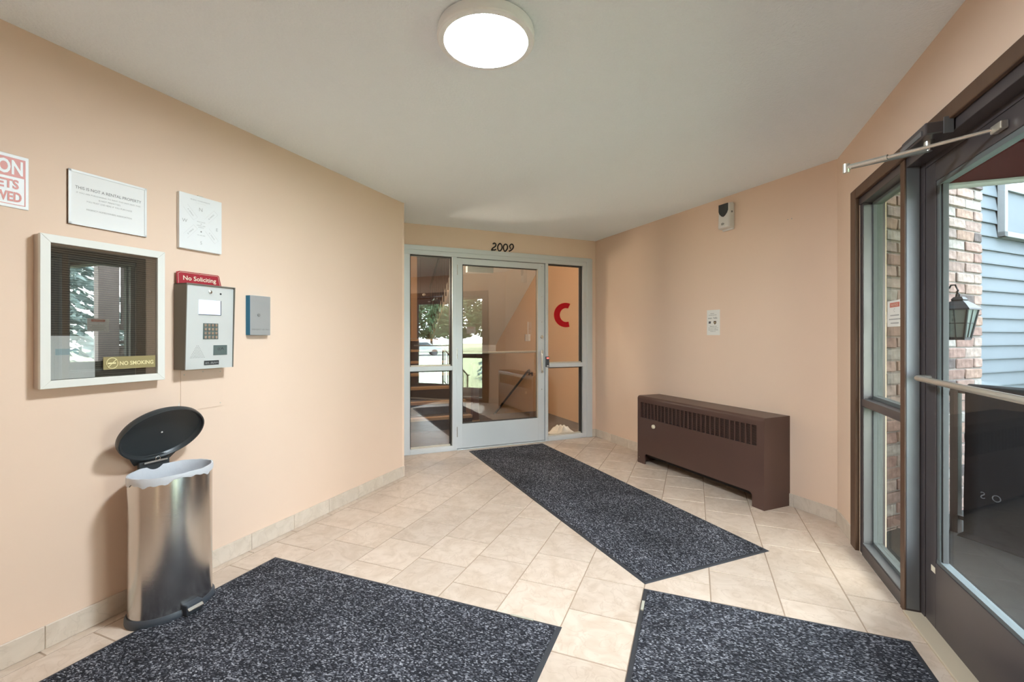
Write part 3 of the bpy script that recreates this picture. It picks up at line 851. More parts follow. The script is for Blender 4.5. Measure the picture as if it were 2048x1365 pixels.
# siding, one board per course
sd = MB().box(-6, .62, -.2, -.02, -1.8, 4.2).build('wall_siding', 'siding', None, FR['S'])
tag(sd, 'pale blue grey lap siding wall beyond the brick pier', 'siding wall', kind='structure')
EXPO = .1143
bd_me = MB().prism([(-.02, 0), (.014, 0), (.014, .012), (-.004, EXPO + .01), (-.02, EXPO + .01)], -6, .6, axis='x').mesh('siding_board')
bd_me.materials.append(M['siding'])
for k in range(42):
    link('siding_board', bd_me, None, sd, Matrix.Translation((0, 0, -1.0 + k * EXPO)))
fw = thing('window_5', 'white framed window set in the pale lap siding', 'window', at('S', -.04, .012, 2.09), kind='structure')
bars(fw, [('frame', (-1.6, 0, 0, .05, 0, .045)), ('frame', (-1.6, 0, 0, .05, 1.2, 1.26)), ('frame', (-.05, 0, 0, .05, 0, 1.26)), ('frame', (-1.6, -1.55, 0, .05, 0, 1.26)), ('meeting_rail', (-1.55, -.05, 0, .035, .40, .46))], 'white_out', .004)
box('lower_panel', 'siding', fw, -1.55, -.05, 0, .012, .045, .40)
box('pane', 'sky_pane', fw, -1.55, -.05, 0, .012, .46, 1.20)

# awning: fabric wedge on a pipe frame
aw = thing('awning', 'maroon fabric awning on a white pipe frame over the porch', 'awning', at('E', .15, .14, 2.14))
AW, AD, AHt = 3.1, 1.75, .95
fb = MB()
fb.add([(0, 0, AHt), (AW, 0, AHt), (AW, AD, .22), (0, AD, .22), (0, AD, .0), (AW, AD, 0)], [(0, 1, 2, 3), (3, 2, 5, 4)])
fb.add([(0, 0, AHt), (0, AD, .22), (0, AD, 0), (0, 0, 0)], [(0, 1, 2, 3)])
fb.add([(AW, 0, AHt), (AW, AD, .22), (AW, AD, 0), (AW, 0, 0)], [(3, 2, 1, 0)])
ob = fb.build('fabric', 'awning', aw)
sm = ob.modifiers.new('thickness', 'SOLIDIFY'); sm.thickness = .004; sm.offset = 1
MB().tube([(.02, 0, .0), (.02, AD - .02, 0)], .019, 8).build('side_pipe', 'pipe', aw, smooth=True)
MB().tube([(AW - .02, 0, .0), (AW - .02, AD - .02, 0)], .019, 8).build('side_pipe', 'pipe', aw, smooth=True)
MB().tube([(.02, AD - .02, .0), (AW - .02, AD - .02, 0)], .019, 8).build('front_pipe', 'pipe', aw, smooth=True)
MB().tube([(.02, AD - .02, .2), (AW - .02, AD - .02, .2)], .016, 8).build('front_pipe', 'pipe', aw, smooth=True)
for k in range(5):
    x_ = .03 + k * (AW - .06) / 4
    MB().tube([(x_, .0, AHt - .03), (x_, AD * .4, AHt * .70), (x_, AD - .03, .19), (x_, AD - .02, 0)], .014, 8).build('rib_pipe', 'pipe', aw, smooth=True)
MB().tube([(.02, .9, .0), (AW - .02, .9, 0)], .016, 8).build('cross_pipe', 'pipe', aw, smooth=True)

# railing with rubber mat hung over it
rg = thing('porch_railing', 'black iron railing of the porch beside the brick pier', 'railing', at('G', 0, 0, -.03))
for x_ in (0.0, 2.1):
    box('post', 'iron', rg, x_ - .022, x_ + .022, -.022, .022, 0, .93, .003)
MB().tube([(-.02, 0, .93), (2.12, 0, .93)], .022, 8).build('top_rail', 'iron', rg, smooth=True)
box('bottom_rail', 'iron', rg, 0, 2.1, -.012, .012, .09, .115)
for k in range(1, 16):
    box('baluster', 'iron', rg, k * .131 - .007, k * .131 + .007, -.007, .007, .11, .92)
MB().tube([(0.0, 0.02, .86), (-.16, .10, .99), (-.22, .12, 1.02)], .018, 8).build('rail_end', 'iron', rg, smooth=True)
prof = [(.055, .25), (.045, .6), (.038, .93), (.026, .962), (0, .972), (-.026, .962), (-.038, .93), (-.046, .6), (-.056, .25), (-.068, .09), (-.090, .045), (-.16, .035)]
mx0, mx1 = .07, 1.95
mm_ = MB(); vs = []; fs = []
nx = 24
for i in range(nx + 1):
    u = i / nx; x_ = mx0 + (mx1 - mx0) * u
    for (y_, z2) in prof:
        k = .006 * math.sin(u * 21 + z2 * 3)
        cut = 0.0
        vs.append((x_ + (.03 * max(0, .12 - z2) / .12 if i == 0 else 0), y_ + (k if abs(z2 - .97) > .05 else 0), z2))
n_ = len(prof)
for i in range(nx):
    for j in range(n_ - 1):
        a_ = i * n_ + j; fs.append((a_, a_ + 1, a_ + n_ + 1, a_ + n_))
mt = MB().add(vs, fs)
hm = thing('hanging_mat', 'large black rubber mat draped over the porch railing', 'mat', at('G', 0, 0, -.03))
so = mt.build('sheet', 'rubber_out', hm, smooth=True)
md = so.modifiers.new('thickness', 'SOLIDIFY'); md.thickness = .007; md.offset = 0
for s_, x_ in (('S', .17), ('O', .235), ('3', .40)):
    me = text_mesh(s_, h=.042)
    link('stamped_letter', me, 'stamp', hm, Matrix(((-1, 0, 0, x_), (0, 0, 1, -.0655), (0, 1, 0, .30 - .02 * (s_ == '3')), (0, 0, 0, 1))))

# wall lantern on the brick
ln = thing('wall_lantern', 'black carriage lantern with curved top hook on the brick pier', 'lantern', at('Q', .60, 0, 1.235) @ Matrix.Scale(.74, 4))
MB().lathe([(0, 0), (.055, 0), (.055, .012), (0, .02)], 20).build('back_plate', 'lantern', ln, Matrix.Translation((0, 0, .30)) @ Matrix.Rotation(R(-90), 4, 'X'), smooth=True)
MB().tube([(0, .01, .30), (0, .06, .30), (0, .12, .36), (0, .14, .45), (0, .12, .50), (0, .09, .50), (0, .075, .47)], .008, 8).tube([(0, .13, .44), (0, .15, .41), (0, .15, .38)], .008, 8).build('hook_arm', 'lantern', ln, smooth=True)
def sq(r, z): return [(sx * r, .15 + sy * r, z) for sx, sy in ((-1, -1), (1, -1), (1, 1), (-1, 1))]
MB().loft([sq(.03, .385), sq(.045, .36), sq(.04, .35), sq(.075, .32), sq(.115, .275), sq(.12, .262)], smooth if False else True, True).build('roof', 'lantern', ln)
MB().loft([sq(.096, .262), sq(.092, .245), sq(.055, .012), sq(.058, .0)], True, True).build('glass_body', 'lantern_glass', ln)
fr_ = MB()
for sx, sy in ((-1, -1), (1, -1), (1, 1), (-1, 1)):
    fr_.tube([(sx * .095, .15 + sy * .095, .262), (sx * .057, .15 + sy * .057, .0)], .010, 6)
for sx, sy in ((0, 1), (1, 0), (-1, 0)):
    fr_.tube([(sx * .096, .15 + sy * .096, .262), (sx * .058, .15 + sy * .058, .0)], .004, 6)
fr_.tube([(p[0], p[1], p[2]) for p in sq(.078, .14)], .004, 6, closed=True)
fr_.box(-.062, .062, .088, .212, -.014, .012)
fr_.build('cage', 'lantern', ln)

# timber deck post frame seen in the case glass
tp = thing('timber_post', 'weathered grey timber deck post with cross beam', 'post', at('W', 5.2, 2.78, -0.85, R(175)))
box('post', 'grey_wood', tp, -.13, .13, -.13, .13, 0, 4.4, .01)
box('beam', 'grey_wood', tp, -.1, 0.06, -1.5, -.1, 1.65, 1.95, .01)
box('beam', 'grey_wood', tp, -.14, -.06, -1.5, -.1, 1.98, 2.03, .01)
for k in range(6):
    box('slat', 'grey_wood', tp, -.05, .0, -.26 - k * .11, -.18 - k * .11, 2.3, 3.3, .004)
box('slat_rail', 'grey_wood', tp, -.07, .02, -.9, -.13, 2.2, 2.3, .004)
box('slat_rail', 'grey_wood', tp, -.07, .02, -.9, -.13, 3.3, 3.4, .004)

# trees, hedge, cars
def leafmesh(n, shape, size, seed):
    rr = random.Random(seed); vs = []; fs = []
    for _ in range(n):
        c = shape(rr)
        d = Vector((rr.uniform(-1, 1), rr.uniform(-1, 1), rr.uniform(-.6, .6))).normalized()
        e = d.cross(Vector((rr.uniform(-1, 1), rr.uniform(-1, 1), rr.uniform(-1, 1)))).normalized()
        s_ = size * rr.uniform(.6, 1.3); b = len(vs)
        vs += [c - d * s_, c + e * s_ * .45, c + d * s_, c - e * s_ * .45]; fs.append((b, b + 1, b + 2, b + 3))
    return MB().add(vs, fs)
def crown(rx, rz, zc):
    def f(rr):
        a, b = rr.uniform(0, 2 * math.pi), math.acos(rr.uniform(-1, 1)); q = rr.uniform(.55, 1) ** .5
        w = 1 + .25 * math.sin(3 * a + 2 * b)
        return Vector((rx * q * w * math.sin(b) * math.cos(a), rx * q * w * math.sin(b) * math.sin(a), zc + rz * q * math.cos(b)))
    return f
tm = [leafmesh(2600, crown(3.2, 3.0, 4.4), .34, s).mesh('crown') for s in (1, 2)]
for t_ in tm: t_.materials.append(M['leaf'])
tkm = MB().tube([(0, 0, 0), (.1, 0, 1.5), (0, .1, 3.5)], [.25, .2, .1], 8).mesh('trunk'); tkm.materials.append(M['bark'])
rt = random.Random(11)
spots = [(9 + k * 8.6, -53 + k * 5.0 + rt.uniform(-1, 1)) for k in range(7)] + [(14 + k * 8.8, -66 + k * 5.0) for k in range(6)]
for k, (x_, y_) in enumerate(spots):
    t_ = thing('broadleaf_tree', 'leafy green tree beyond the parking road', 'tree', Matrix.Translation((x_, y_, -0.80)) @ Matrix.Rotation(rt.uniform(0, 6), 4, 'Z') @ Matrix.Scale(rt.uniform(.95, 1.2), 4), 'trees beyond the road')
    link('crown', tm[k % 2], None, t_); link('trunk', tkm, None, t_)
def spruce(seed, hgt=9.0, rad=2.3):
    rr = random.Random(seed); vs = []; fs = []
    z_ = .5
    while z_ < hgt:
        r_ = rad * (1 - z_ / hgt) + .1
        for b in range(11):
            a_ = rr.uniform(0, 2 * math.pi)
            d = Vector((math.cos(a_), math.sin(a_), 0)); sd_ = Vector((-d.y, d.x, 0))
            for q in range(40):
                t_ = rr.uniform(.12, 1); p = d * r_ * t_ + Vector((0, 0, z_ - .45 * r_ * t_ * t_ + .1 * t_ ** 4))
                w_ = sd_ * rr.uniform(-1, 1) * .28 * r_ * .6 * (1.1 - t_)
                p = p + w_
                tip = p + d * .16 + w_.normalized() * .07 + Vector((0, 0, rr.uniform(-.13, .0)))
                n1 = Vector((rr.uniform(-1, 1), rr.uniform(-1, 1), rr.uniform(-1, 1))).normalized() * .055
                k = len(vs); vs += [p - n1, p + n1, tip]; fs.append((k, k + 1, k + 2))
        z_ += .17
    return MB().add(vs, fs)
spm = spruce(5).mesh('needles'); spm.materials.append(M['spruce'])
for k, (x_, y_, sc_) in enumerate([(8.6, 1.9, 1.0), (13.2, 0.2, 1.0), (12.5, -6.0, 1.0)]):
    t_ = thing('spruce_tree', ('blue green spruce growing right behind the timber deck post', 'blue green spruce growing farther behind the timber deck post', 'blue green spruce growing out on the lawn past the porch steps')[k], 'tree', Matrix.Translation((x_, y_, -0.80)) @ Matrix.Rotation(k * 1.3, 4, 'Z') @ Matrix.Scale(sc_, 4))
    link('needles', spm, None, t_)
    MB().tube([(0, 0, 0), (0, 0, 8.6)], [.16, .02], 8).build('trunk', 'bark', t_)
rdm = MB().prism([(0, -42), (60, -12), (61.5, -16), (1.5, -46)], -0.802, -0.78).build('parking_road', 'road')
tag(rdm, 'grey asphalt road across the lawn', 'road', kind='structure')
def car(x_, y_, ang, m_, label):
    c = thing('parked_car', label, 'car', Matrix.Translation((x_, y_, -0.78)) @ Matrix.Rotation(ang, 4, 'Z'))
    body = [(-2.2, .35), (-2.2, .75), (-1.9, .88), (-1.2, .95), (-.6, 1.42), (.7, 1.45), (1.4, .98), (2.1, .85), (2.25, .6), (2.25, .35)]
    MB().prism(body, -.85, .85, axis='y').build('body', m_, c, bevel=.05)
    MB().prism([(-1.0, .98), (-.55, 1.36), (.62, 1.38), (1.15, .99)], -.865, .865, axis='y').build('side_glass', 'sky_pane', c)
    for wx in (-1.4, 1.4):
        for wy in (-.78, .78):
            MB().cyl((wx, wy - .1, .33), (wx, wy + .1, .33), .33, 16).build('wheel', 'rubber', c)
car(19, -34.5, .46, 'car_white', 'white car parked on the road past the lawn')
car(24.5, -31.5, .46, 'car_silver', 'silver car parked on the road past the lawn')
# porch steps railing towards the lawn
for nm_, s0, lab in (('stair_handrail', 1.1, 'black iron step railing on the porch side nearer the brick pier'), ('stair_handrail', 2.7, 'black iron step railing on the porch side away from the brick pier')):
    r_ = thing(nm_, lab, 'railing', at('E', s0, 2.4, -.03))
    MB().tube([(0, -.05, .9), (0, .1, .9), (0, 1.3, .18), (0, 1.4, .18)], .02, 8).build('top_rail', 'iron', r_)
    MB().tube([(0, 0, .12), (0, 1.3, -.60)], .012, 8).build('bottom_rail', 'iron', r_)
    for k in range(9):
        y_ = .05 + k * .145
        MB().cyl((0, y_, .12 - .554 * y_), (0, y_, .9 - max(0, y_ - .1) * .60), .009, 6).build('baluster', 'iron', r_)
    for y_ in (-.05, 1.3):
        MB().cyl((0, y_, 0 if y_ < 0 else -.77), (0, y_, .9 if y_ < 0 else .18), .02, 8).build('post', 'iron', r_)
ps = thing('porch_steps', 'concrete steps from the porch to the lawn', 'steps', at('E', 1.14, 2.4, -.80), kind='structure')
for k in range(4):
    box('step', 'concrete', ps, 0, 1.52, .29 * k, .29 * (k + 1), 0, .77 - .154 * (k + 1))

# ================================================================== FLOOR MATS
def mat_rug(label, M_, lx, ly, tag_spec=None):
    o = thing('floor_mat', label, 'mat', M_)
    b = .022
    fr = MB()
    # sloped rubber border
    rings = []
    for (i_, z_) in ((0, .0005), (.006, .0045), (b, .0062), (b, .001)):
        rings.append([(i_, i_, z_), (lx - i_, i_, z_), (lx - i_, ly - i_, z_), (i_, ly - i_, z_)])
    fr.loft(rings, False, False)
    fr.build('rubber_border', 'rubber', o)
    MB().box(b - .002, lx - b + .002, b - .002, ly - b + .002, .001, .0095).build('carpet', 'carpet', o, bevel=.002, seg=1)
    if tag_spec:
        x0, x1, y0, y1 = tag_spec
        box('maker_tag', 'tag', o, x0, x1, y0, y1, .006, .0108)
    return o
# L frame: x towards camera, y from the sign wall into the room
mat_rug('black flecked door mat lying at the foot of the steel bin', at('L', 1.535, .215, 0), 1.22, 1.672, (.008, .019, 1.44, 1.545))
mat_rug('long black flecked runner mat leading to the aluminium door', at('K', .783, .10, 0), .90, 2.89)
mat_rug('black flecked mat lying in front of the bronze entrance door', at('L', 1.095, 2.182, 0), 1.55, 1.053, (.125, .20, .005, .017))

# ================================================================== CEILING LAMP
lp = thing('ceiling_lamp', 'round white flush ceiling lamp with glowing diffuser', 'ceiling lamp', at('W', -.101, 1.778, H))
MB().lathe([(.178, 0), (.186, -.004), (.188, -.016), (.189, -.018), (.189, -.040), (.184, -.046), (.163, -.047), (.160, -.042), (.160, -.02), (.02, -.02), (.02, 0)], 64).build('rim', 'lamp_rim', lp, smooth=True)
MB().lathe([(0, -.030), (.159, -.030), (.159, -.044), (.12, -.0465), (0, -.048)], 64).build('diffuser', 'lamp', lp, smooth=True)

# ================================================================== SIGN WALL (frame L)
# red pets sign
s1 = thing('pet_sign', 'white and faded red metal pet warning sign', 'sign', at('L', 2.60, 0, 1.74))
box('plate', 'white', s1, -.120, .120, 0, .004, 0, .203, .003)
box('red_band', 'red_sign', s1, -.110, .110, .004, .0046, .118, .190)
fr = MB()
fr.box(-.110, .110, .004, .0046, .012, .0145).box(-.110, -.107, .004, .0046, .012, .12).box(.107, .110, .004, .0046, .012, .12)
fr.build('red_border', 'red_sign', s1)
text('CAUTION', s1, .0, .0052, .154, 'white', w=.205, h=.056, bold=.03)
text('NO PETS', s1, -.016, .0052, .090, 'red_sign', w=.150, h=.036, bold=.03)
text('ALLOWED', s1, -.020, .0052, .042, 'red_sign', w=.158, h=.038, bold=.03)
# rental sign
s2 = thing('rental_notice', 'white framed notice saying this is not a rental property', 'notice', at('L', 2.2165, 0, 1.719))
box('backing', 'wood', s2, -.145, .146, 0, .004, 0, .226)
box('sheet', 'paper', s2, -.144, .144, .004, .008, .001, .227, .001)
rim = MB()
rim.box(-.145, .145, .006, .0105, .219, .228).box(-.145, .145, .006, .0105, 0, .008).box(-.145, -.136, .006, .0105, 0, .228).box(.136, .145, .006, .0105, 0, .228)
rim.build('clear_rim', 'white', s2)
for tx, zz, ww, hh, mm2 in (('THIS IS NOT A RENTAL PROPERTY', .158, .245, .0125, 'ink'), ('IF YOU ARE PURCHASING TO RENT THE UNIT OUT, THIS', .136, .238, .0065, 'ink_light'),
                       ('IS NOT PERMITTED.', .121, .082, .0065, 'ink_light'), ('YOU MUST LIVE HERE IF YOU PURCHASE', .106, .170, .0065, 'ink_light'), ('REGENCY HOMEOWNERS ASSOCIATION', .072, .168, .0068, 'ink_light')):
    text(tx, s2, 0, .0086, zz, mm2, w=ww, h=hh)
# compass plan
s3 = thing('wing_map_sign', 'white canvas sign with compass letters and wing plan', 'sign', at('L', 1.820, 0, 1.696))
box('canvas', 'white', s3, -.110, .111, 0, .020, 0, .283, .002)
box('hanger', 'bead', s3, -.015, .012, 0, .012, .283, .289)
text('N', s3, .004, .0205, .215, 'ink_light', h=.018)
text('S', s3, .002, .0205, .042, 'ink_light', h=.016)
text('W', s3, .085, .0205, .142, 'ink_light', h=.017)
text('E', s3, -.083, .0205, .128, 'ink_light', h=.016)
text('REGENCY CONDOMINIUMS', s3, .006, .0205, .258, 'ink_light', w=.100, h=.006)
text('C BUILDING', s3, .004, .0205, .245, 'ink_line', w=.05, h=.005)
for (sx, sz, an, t_) in ((.056, .190, -48, 'A WING'), (-.052, .190, 48, 'B WING'), (.056, .092, 48, 'D WING'), (-.055, .088, -48, 'C WING')):
    text(t_, s3, sx, .0205, sz, 'ink_light', w=.042, h=.007, rot=R(an))
    fr = MB()
    for a1, b1, c1, d1_ in ((-.038, .038, .013, .0142), (-.038, .038, -.0142, -.013), (-.038, -.0368, -.0142, .0142)):
        fr.box(a1, b1, -.0002, .0002, c1, d1_)
    fr.build('wing_outline', 'ink_line', s3, Matrix.Translation((sx, .0206, sz)) @ Matrix.Rotation(R(an) * 1, 4, 'Y'))
text('FRONT DOORS', s3, .002, .0205, .150, 'ink_light', w=.042, h=.005)
text('&', s3, .002, .0205, .141, 'ink_light', h=.006)
text('CENTRAL LOBBY', s3, .002, .0205, .131, 'ink_light', w=.046, h=.005)
text('ENTRANCE', s3, .002, .0205, .122, 'ink_light', w=.028, h=.005)
MB().cyl((.002, .020, .100), (.002, .0206, .100), .0035, 12).build('dot', 'ink', s3)
text('YOU ARE HERE', s3, .002, .0205, .081, 'ink_light', w=.042, h=.005)

# letter-board display case
s4 = thing('display_case', 'white framed glass case with dark ribbed letter board', 'display case', at('L', 2.2415, 0, 1.042))
CW, CH, CD = .2255, .612, .052
box('back_box', 'case_side', s4, -CW + .002, CW - .002, 0, CD - .017, .002, CH - .002)
FW = .032
for nm_, poly in (('frame_side', [(-CW, 0), (-CW + FW, FW), (-CW + FW, CH - FW), (-CW, CH)]), ('frame_side', [(CW, 0), (CW, CH), (CW - FW, CH - FW), (CW - FW, FW)]),
                  ('frame_side', [(-CW, CH), (-CW + FW, CH - FW), (CW - FW, CH - FW), (CW, CH)]), ('frame_side', [(-CW, 0), (CW, 0), (CW - FW, FW), (-CW + FW, FW)])):
    MB().prism(poly, CD - .0175, CD, axis='y').build(nm_, 'case_frame', s4, bevel=.0012, seg=1)
# ribbed felt
rib = MB(); zz = FW; 
pts_ = []
while zz < CH - FW:
    rib.box(-CW + FW - .003, CW - FW + .003, CD - .0165, CD - .0135, zz, zz + .0062)
    zz += .0095
ro = rib.build('letter_board', 'felt_rib', s4)
box('board_backing', 'felt', s4, -CW + FW - .003, CW - FW + .003, CD - .0172, CD - .0164, FW - .003, CH - FW + .003)
pap = thing_paper = box('notice_sheet', 'paper', s4, .045, .190, CD - .0128, CD - .0123, FW + .002, FW + .178)
pap['label'] = 'pale notice sheet in the lower corner'
box('notice_picture', 'pale_blue', s4, .10, .175, CD - .0123, CD - .0121, FW + .10, FW + .125)
box('glass_pane', 'glass_case', s4, -CW + FW - .004, CW - FW + .004, -.0008, .0008, FW - .004, CH - FW + .004, M_=Matrix.Translation((0, CD - .006, 0)) @ Matrix.Rotation(R(.9), 4, 'Z'))
stk = box('no_smoking_sticker', 'olive', s4, -.184, .020, CD - .0031, CD - .0027, .063, .118)
text('NO SMOKING', stk, -.108, CD - .0022, .088, 'gold', w=.135, h=.018, bold=.02)
rc = MB().tube([(-.012 + .021 * math.cos(t / 24 * 2 * math.pi), CD - .0018, .090 + .023 * math.sin(t / 24 * 2 * math.pi)) for t in range(24)], .0015, 6, closed=True)
rc.tube([(.003, CD - .0018, .073), (-.027, CD - .0018, .106)], .0015, 6).box(-.026, .004, CD - .0026, CD - .0016, .087, .093)
rc.build('no_smoking_symbol', 'gold', stk)

# intercom
ic = thing('entry_intercom', 'steel faced entry intercom with keypad and lit screen', 'intercom', at('L', 1.817, 0, 1.083))
IW, IH = .124, .425
# hood: sides deeper at top, slanted
sidep = [(0, 0), (.060, 0), (.092, IH), (0, IH)]
MB().prism([(0, 0), (.082, 0), (.098, IH + .006), (0, IH + .006)], IW, IW + .004, axis='x').build('hood_side', 'taupe', ic)
MB().prism([(0, 0), (.082, 0), (.098, IH + .006), (0, IH + .006)], -IW - .004, -IW, axis='x').build('hood_side', 'taupe', ic)
box('hood_top', 'taupe', ic, -IW - .004, IW + .004, 0, .098, IH + .001, IH + .006)
box('body', 'taupe', ic, -IW, IW, 0, .070, 0, IH)
fp = MB().prism([(.070, 0.0), (.078, 0.0), (.088, IH), (.070, IH)], -IW, IW, axis='x').build('face_plate', 'panel', ic)
slope = .010 / IH
def fy(z): return .078 + slope * z + .0006
MB().lathe([(0, 0), (.009, 0), (.009, .004), (.006, .006), (0, .006)], 20).build('lock', 'chrome', ic, Matrix.Translation((.004, fy(.39), .396)) @ Matrix.Rotation(R(-90), 4, 'X'), smooth=True)
MB().cyl((-.052, fy(.39), .39), (-.052, fy(.39) + .001, .39), .005, 12).build('camera_lens', 'ink_black', ic)
sc = thing_s = box('screen', 'screen', ic, -.052, .062, fy(.30) - .002, fy(.30) + .0015, .279, .353)
box('screen_edge', 'dark_blue', sc, -.056, -.052, fy(.30) - .002, fy(.30) + .0018, .277, .353)
box('screen_edge', 'dark_blue', sc, -.054, .062, fy(.30) - .002, fy(.30) + .0018, .276, .279)
for k in range(4):
    box('pixel_row', 'ink_line', sc, -.03, .05 - .012 * (k % 2), fy(.30) + .0015, fy(.30) + .0017, .342 - k * .014, .3445 - k * .014)
km = MB().box(-.0062, .0062, 0, .004, -.0075, .0075).mesh('key', .0015, 1); km.materials.append(M['chrome'])
klabels = ['1', '2', '3', 'A', '4', '5', '6', 'Z', '7', '8', '9', '#', '*', '0', '#', 'C']
pad = box('keypad', 'slate', ic, -.042, .038, fy(.2) - .002, fy(.2) + .0006, .152, .234)
for r_ in range(4):
    for c_ in range(4):
        link('key', km, None, pad, Matrix.Translation((.026 - c_ * .0188, fy(.2) + .0006, .224 - r_ * .0205)))
hol = MB()
for r_ in range(9):
    n_ = 2 + r_
    for c_ in range(n_):
        hx, hz = .064 + (c_ - (n_ - 1) / 2) * .0078, .118 - r_ * .0074
        hol.cyl((hx, fy(hz) - .001, hz), (hx, fy(hz) + .0004, hz), .0016, 6)
hol.build('speaker_grille', 'ink', ic)
pr = box('card_panel', 'slate', ic, -.092, -.018, fy(.1) - .002, fy(.1) + .001, .068, .120)
text('((A', pr, -.057, fy(.1) + .0014, .100, 'ink_black', w=.034, h=.018)
bdg = box('name_badge', 'ink_black', ic, -.048, .030, fy(.03) - .002, fy(.03) + .001, .018, .041)
for k, (a_, b_) in enumerate(((.024, .004), (-.004, -.018), (-.020, -.044))):
    MB().tube([(a_ - (a_ - b_) * q / 6, fy(.03) + .0013, .029 + (.005 if q % 2 else -.005)) for q in range(7)], .0008, 4).build('badge_script', 'white', bdg)
for sx in (.10, 0.0, -.10):
    pass
# sign above
s5 = thing('soliciting_sign', 'maroon sign reading No Soliciting resting on the intercom', 'sign', at('L', 1.827, .018, 1.513) @ Matrix.Rotation(R(4), 4, 'X'))
MB().prism([(.116, 0), (.116, .06), (.100, .066), (-.098, .066), (-.104, .06), (-.116, 0)], 0, .0035, axis='y').build('plate', 'maroon_sign', s5)
bl = [(.108, 0.004), (.1085, .054), (.097, .0605), (.004, .0605), (0, .0575), (-.004, .0605), (-.094, .0605), (-.099, .055), (-.108, .004)]
MB().tube([(x_, .0036, z_) for x_, z_ in bl], .0010, 4).build('border_line', 'cream', s5)
text('No Soliciting', s5, .0, .0042, .030, 'cream', w=.170, h=.030, bold=.012)
# emergency box
s6 = thing('emergency_key_box', 'blue sided steel emergency key box', 'key box', at('L', 1.4835, 0, 1.257))
box('box', 'blue', s6, -.068, .068, 0, .034, 0, .230, .001)
box('cover', 'key_steel', s6, -.067, .067, .034, .0355, .001, .229)
MB().lathe([(0, 0), (.0085, 0), (.0085, .003), (.005, .005), (0, .005)], 20).build('key_switch', 'ink', s6, Matrix.Translation((.012, .0355, .118)) @ Matrix.Rotation(R(-90), 4, 'X'))
text('EMERGENCY USE ONLY', s6, -.002, .0359, .033, 'ink', w=.118, h=.009)
# painted cover plate below the intercom
s7 = thing('wall_cover_plate', 'peach painted cover plate on the wall below the intercom', 'cover plate', at('L', 1.801, 0, .868))
box('plate', 'wall', s7, -.112, .112, 0, .0025, 0, .207)
for sx, sz in ((.095, .185), (-.095, .19), (.095, .012), (-.095, .018), (0, .196)):
    MB().cyl((sx, .002, sz), (sx, .0034, sz), .0035, 8).build('screw', 'bead', s7)
sp_ = tag(MB().prism([(0, 0), (.022, 0), (.004, .05)], 0, .001, axis='y').build('paint_chip', 'scuff', None, at('L', 1.915, 0, .868)), 'small pale paint chip at the corner of the cover plate', 'paint chip')

# ================================================================== STEEL BIN
bn = thing('step_bin', 'oval brushed steel step bin with open lid and white liner', 'trash bin', at('L', 2.062, .178, 0))
AX, BY, BHt = .168, .128, .632
MB().loft([[(x_, y_, z_) for x_, y_ in ellipse(AX * k, BY * k, 64)] for k, z_ in ((1.055, 0.0), (1.065, .006), (1.06, .026), (1.02, .036), (.99, .036))], True, True).build('base_ring', 'dark_blue', bn, smooth=True)
rings = [[(x_, y_, z_) for x_, y_ in ellipse(AX * k, BY * k, 72)] for k, z_ in ((1, .034), (1, BHt - .004), (.995, BHt), (.97, BHt), (.965, BHt - .01), (.955, .08))]
MB().loft(rings, False, True).build('body', 'steel', bn, smooth=True)
# pedal
pd = thing_p = MB().box(-.036, .036, BY - .008, BY + .032, .012, .058).build('pedal_recess', 'dark_blue', bn, bevel=.004)
MB().box(-.033, .033, -.002, .030, -.004, .004).build('pedal', 'chrome', pd, Matrix.Translation((0, BY + .018, .052)) @ Matrix.Rotation(R(-38), 4, 'X'), bevel=.003)
# liner folded over the rim
def liner():
    n = 96; rings = []
    rr = random.Random(4)
    for k, (sc_, z_, amp) in enumerate(((1.016, -.026, .012), (1.022, -.014, .006), (1.024, -.004, .003), (1.012, .008, .003), (.975, .008, .004), (.95, -.01, .007), (.93, -.06, .012), (.90, -.14, .014), (.84, -.22, .016))):
        ring = []
        for i in range(n):
            t = 2 * math.pi * i / n
            w = math.sin(5 * t + 1) * .5 + math.sin(11 * t + k * .6) * .35 + math.sin(23 * t + k * 1.1) * .3
            front = .5 + .5 * math.sin(t)
            r_ = sc_ + (w * amp * .5 if k > 3 else abs(w) * .006)
            dz = (w * amp * .9 if k in (0, 1) else w * amp * .5)
            drop = (-.004 + .038 * (1 - abs(math.cos(t)))) * (1 if k == 0 else .2 if k == 1 else 0)
            ring.append((AX * r_ * math.cos(t), BY * r_ * math.sin(t), BHt + z_ + dz + drop * 0.4))
        rings.append(ring)
    return MB().loft(rings, False, True)
liner().build('liner', 'liner', bn, smooth=True)
# lid hinged at the back
LA, LB = .182, .140
hinge = Matrix.Translation((0, -.130, BHt + .028)) @ Matrix.Rotation(R(60), 4, 'X')
def lidring(k, z_): return [(x_ * k, y_ * k + LB + .012, z_) for x_, y_ in ellipse(LA, LB, 64)]
lid = MB().loft([lidring(.93, .010), lidring(.955, .0), lidring(.99, .0), lidring(1.0, .010), lidring(.99, .026), lidring(.93, .038), lidring(.6, .046), lidring(.05, .048)], False, True)
lid.loft([lidring(.93, .010), lidring(.90, .018), lidring(.86, .020), lidring(.05, .022)], False, True)
lo = lid.build('lid', 'black_plastic', bn, hinge, smooth=True)
MB().lathe([(0, 0), (.004, 0), (.004, -.002), (0, -.003)], 10).build('lid_pin', 'white', lo, Matrix.Translation((0.0, LB + .012, .0215)))
MB().prism([(-.075, 0), (.075, 0), (.10, .04), (-.10, .04)], .010, .026, axis='z', m=Matrix.Translation((0, -.012, 0))).build('hinge_plate', 'black_plastic', lo)
MB().box(-.065, .065, -.142, -.122, BHt - .03, BHt + .036).build('hinge_bracket', 'black_plastic', bn, bevel=.004)
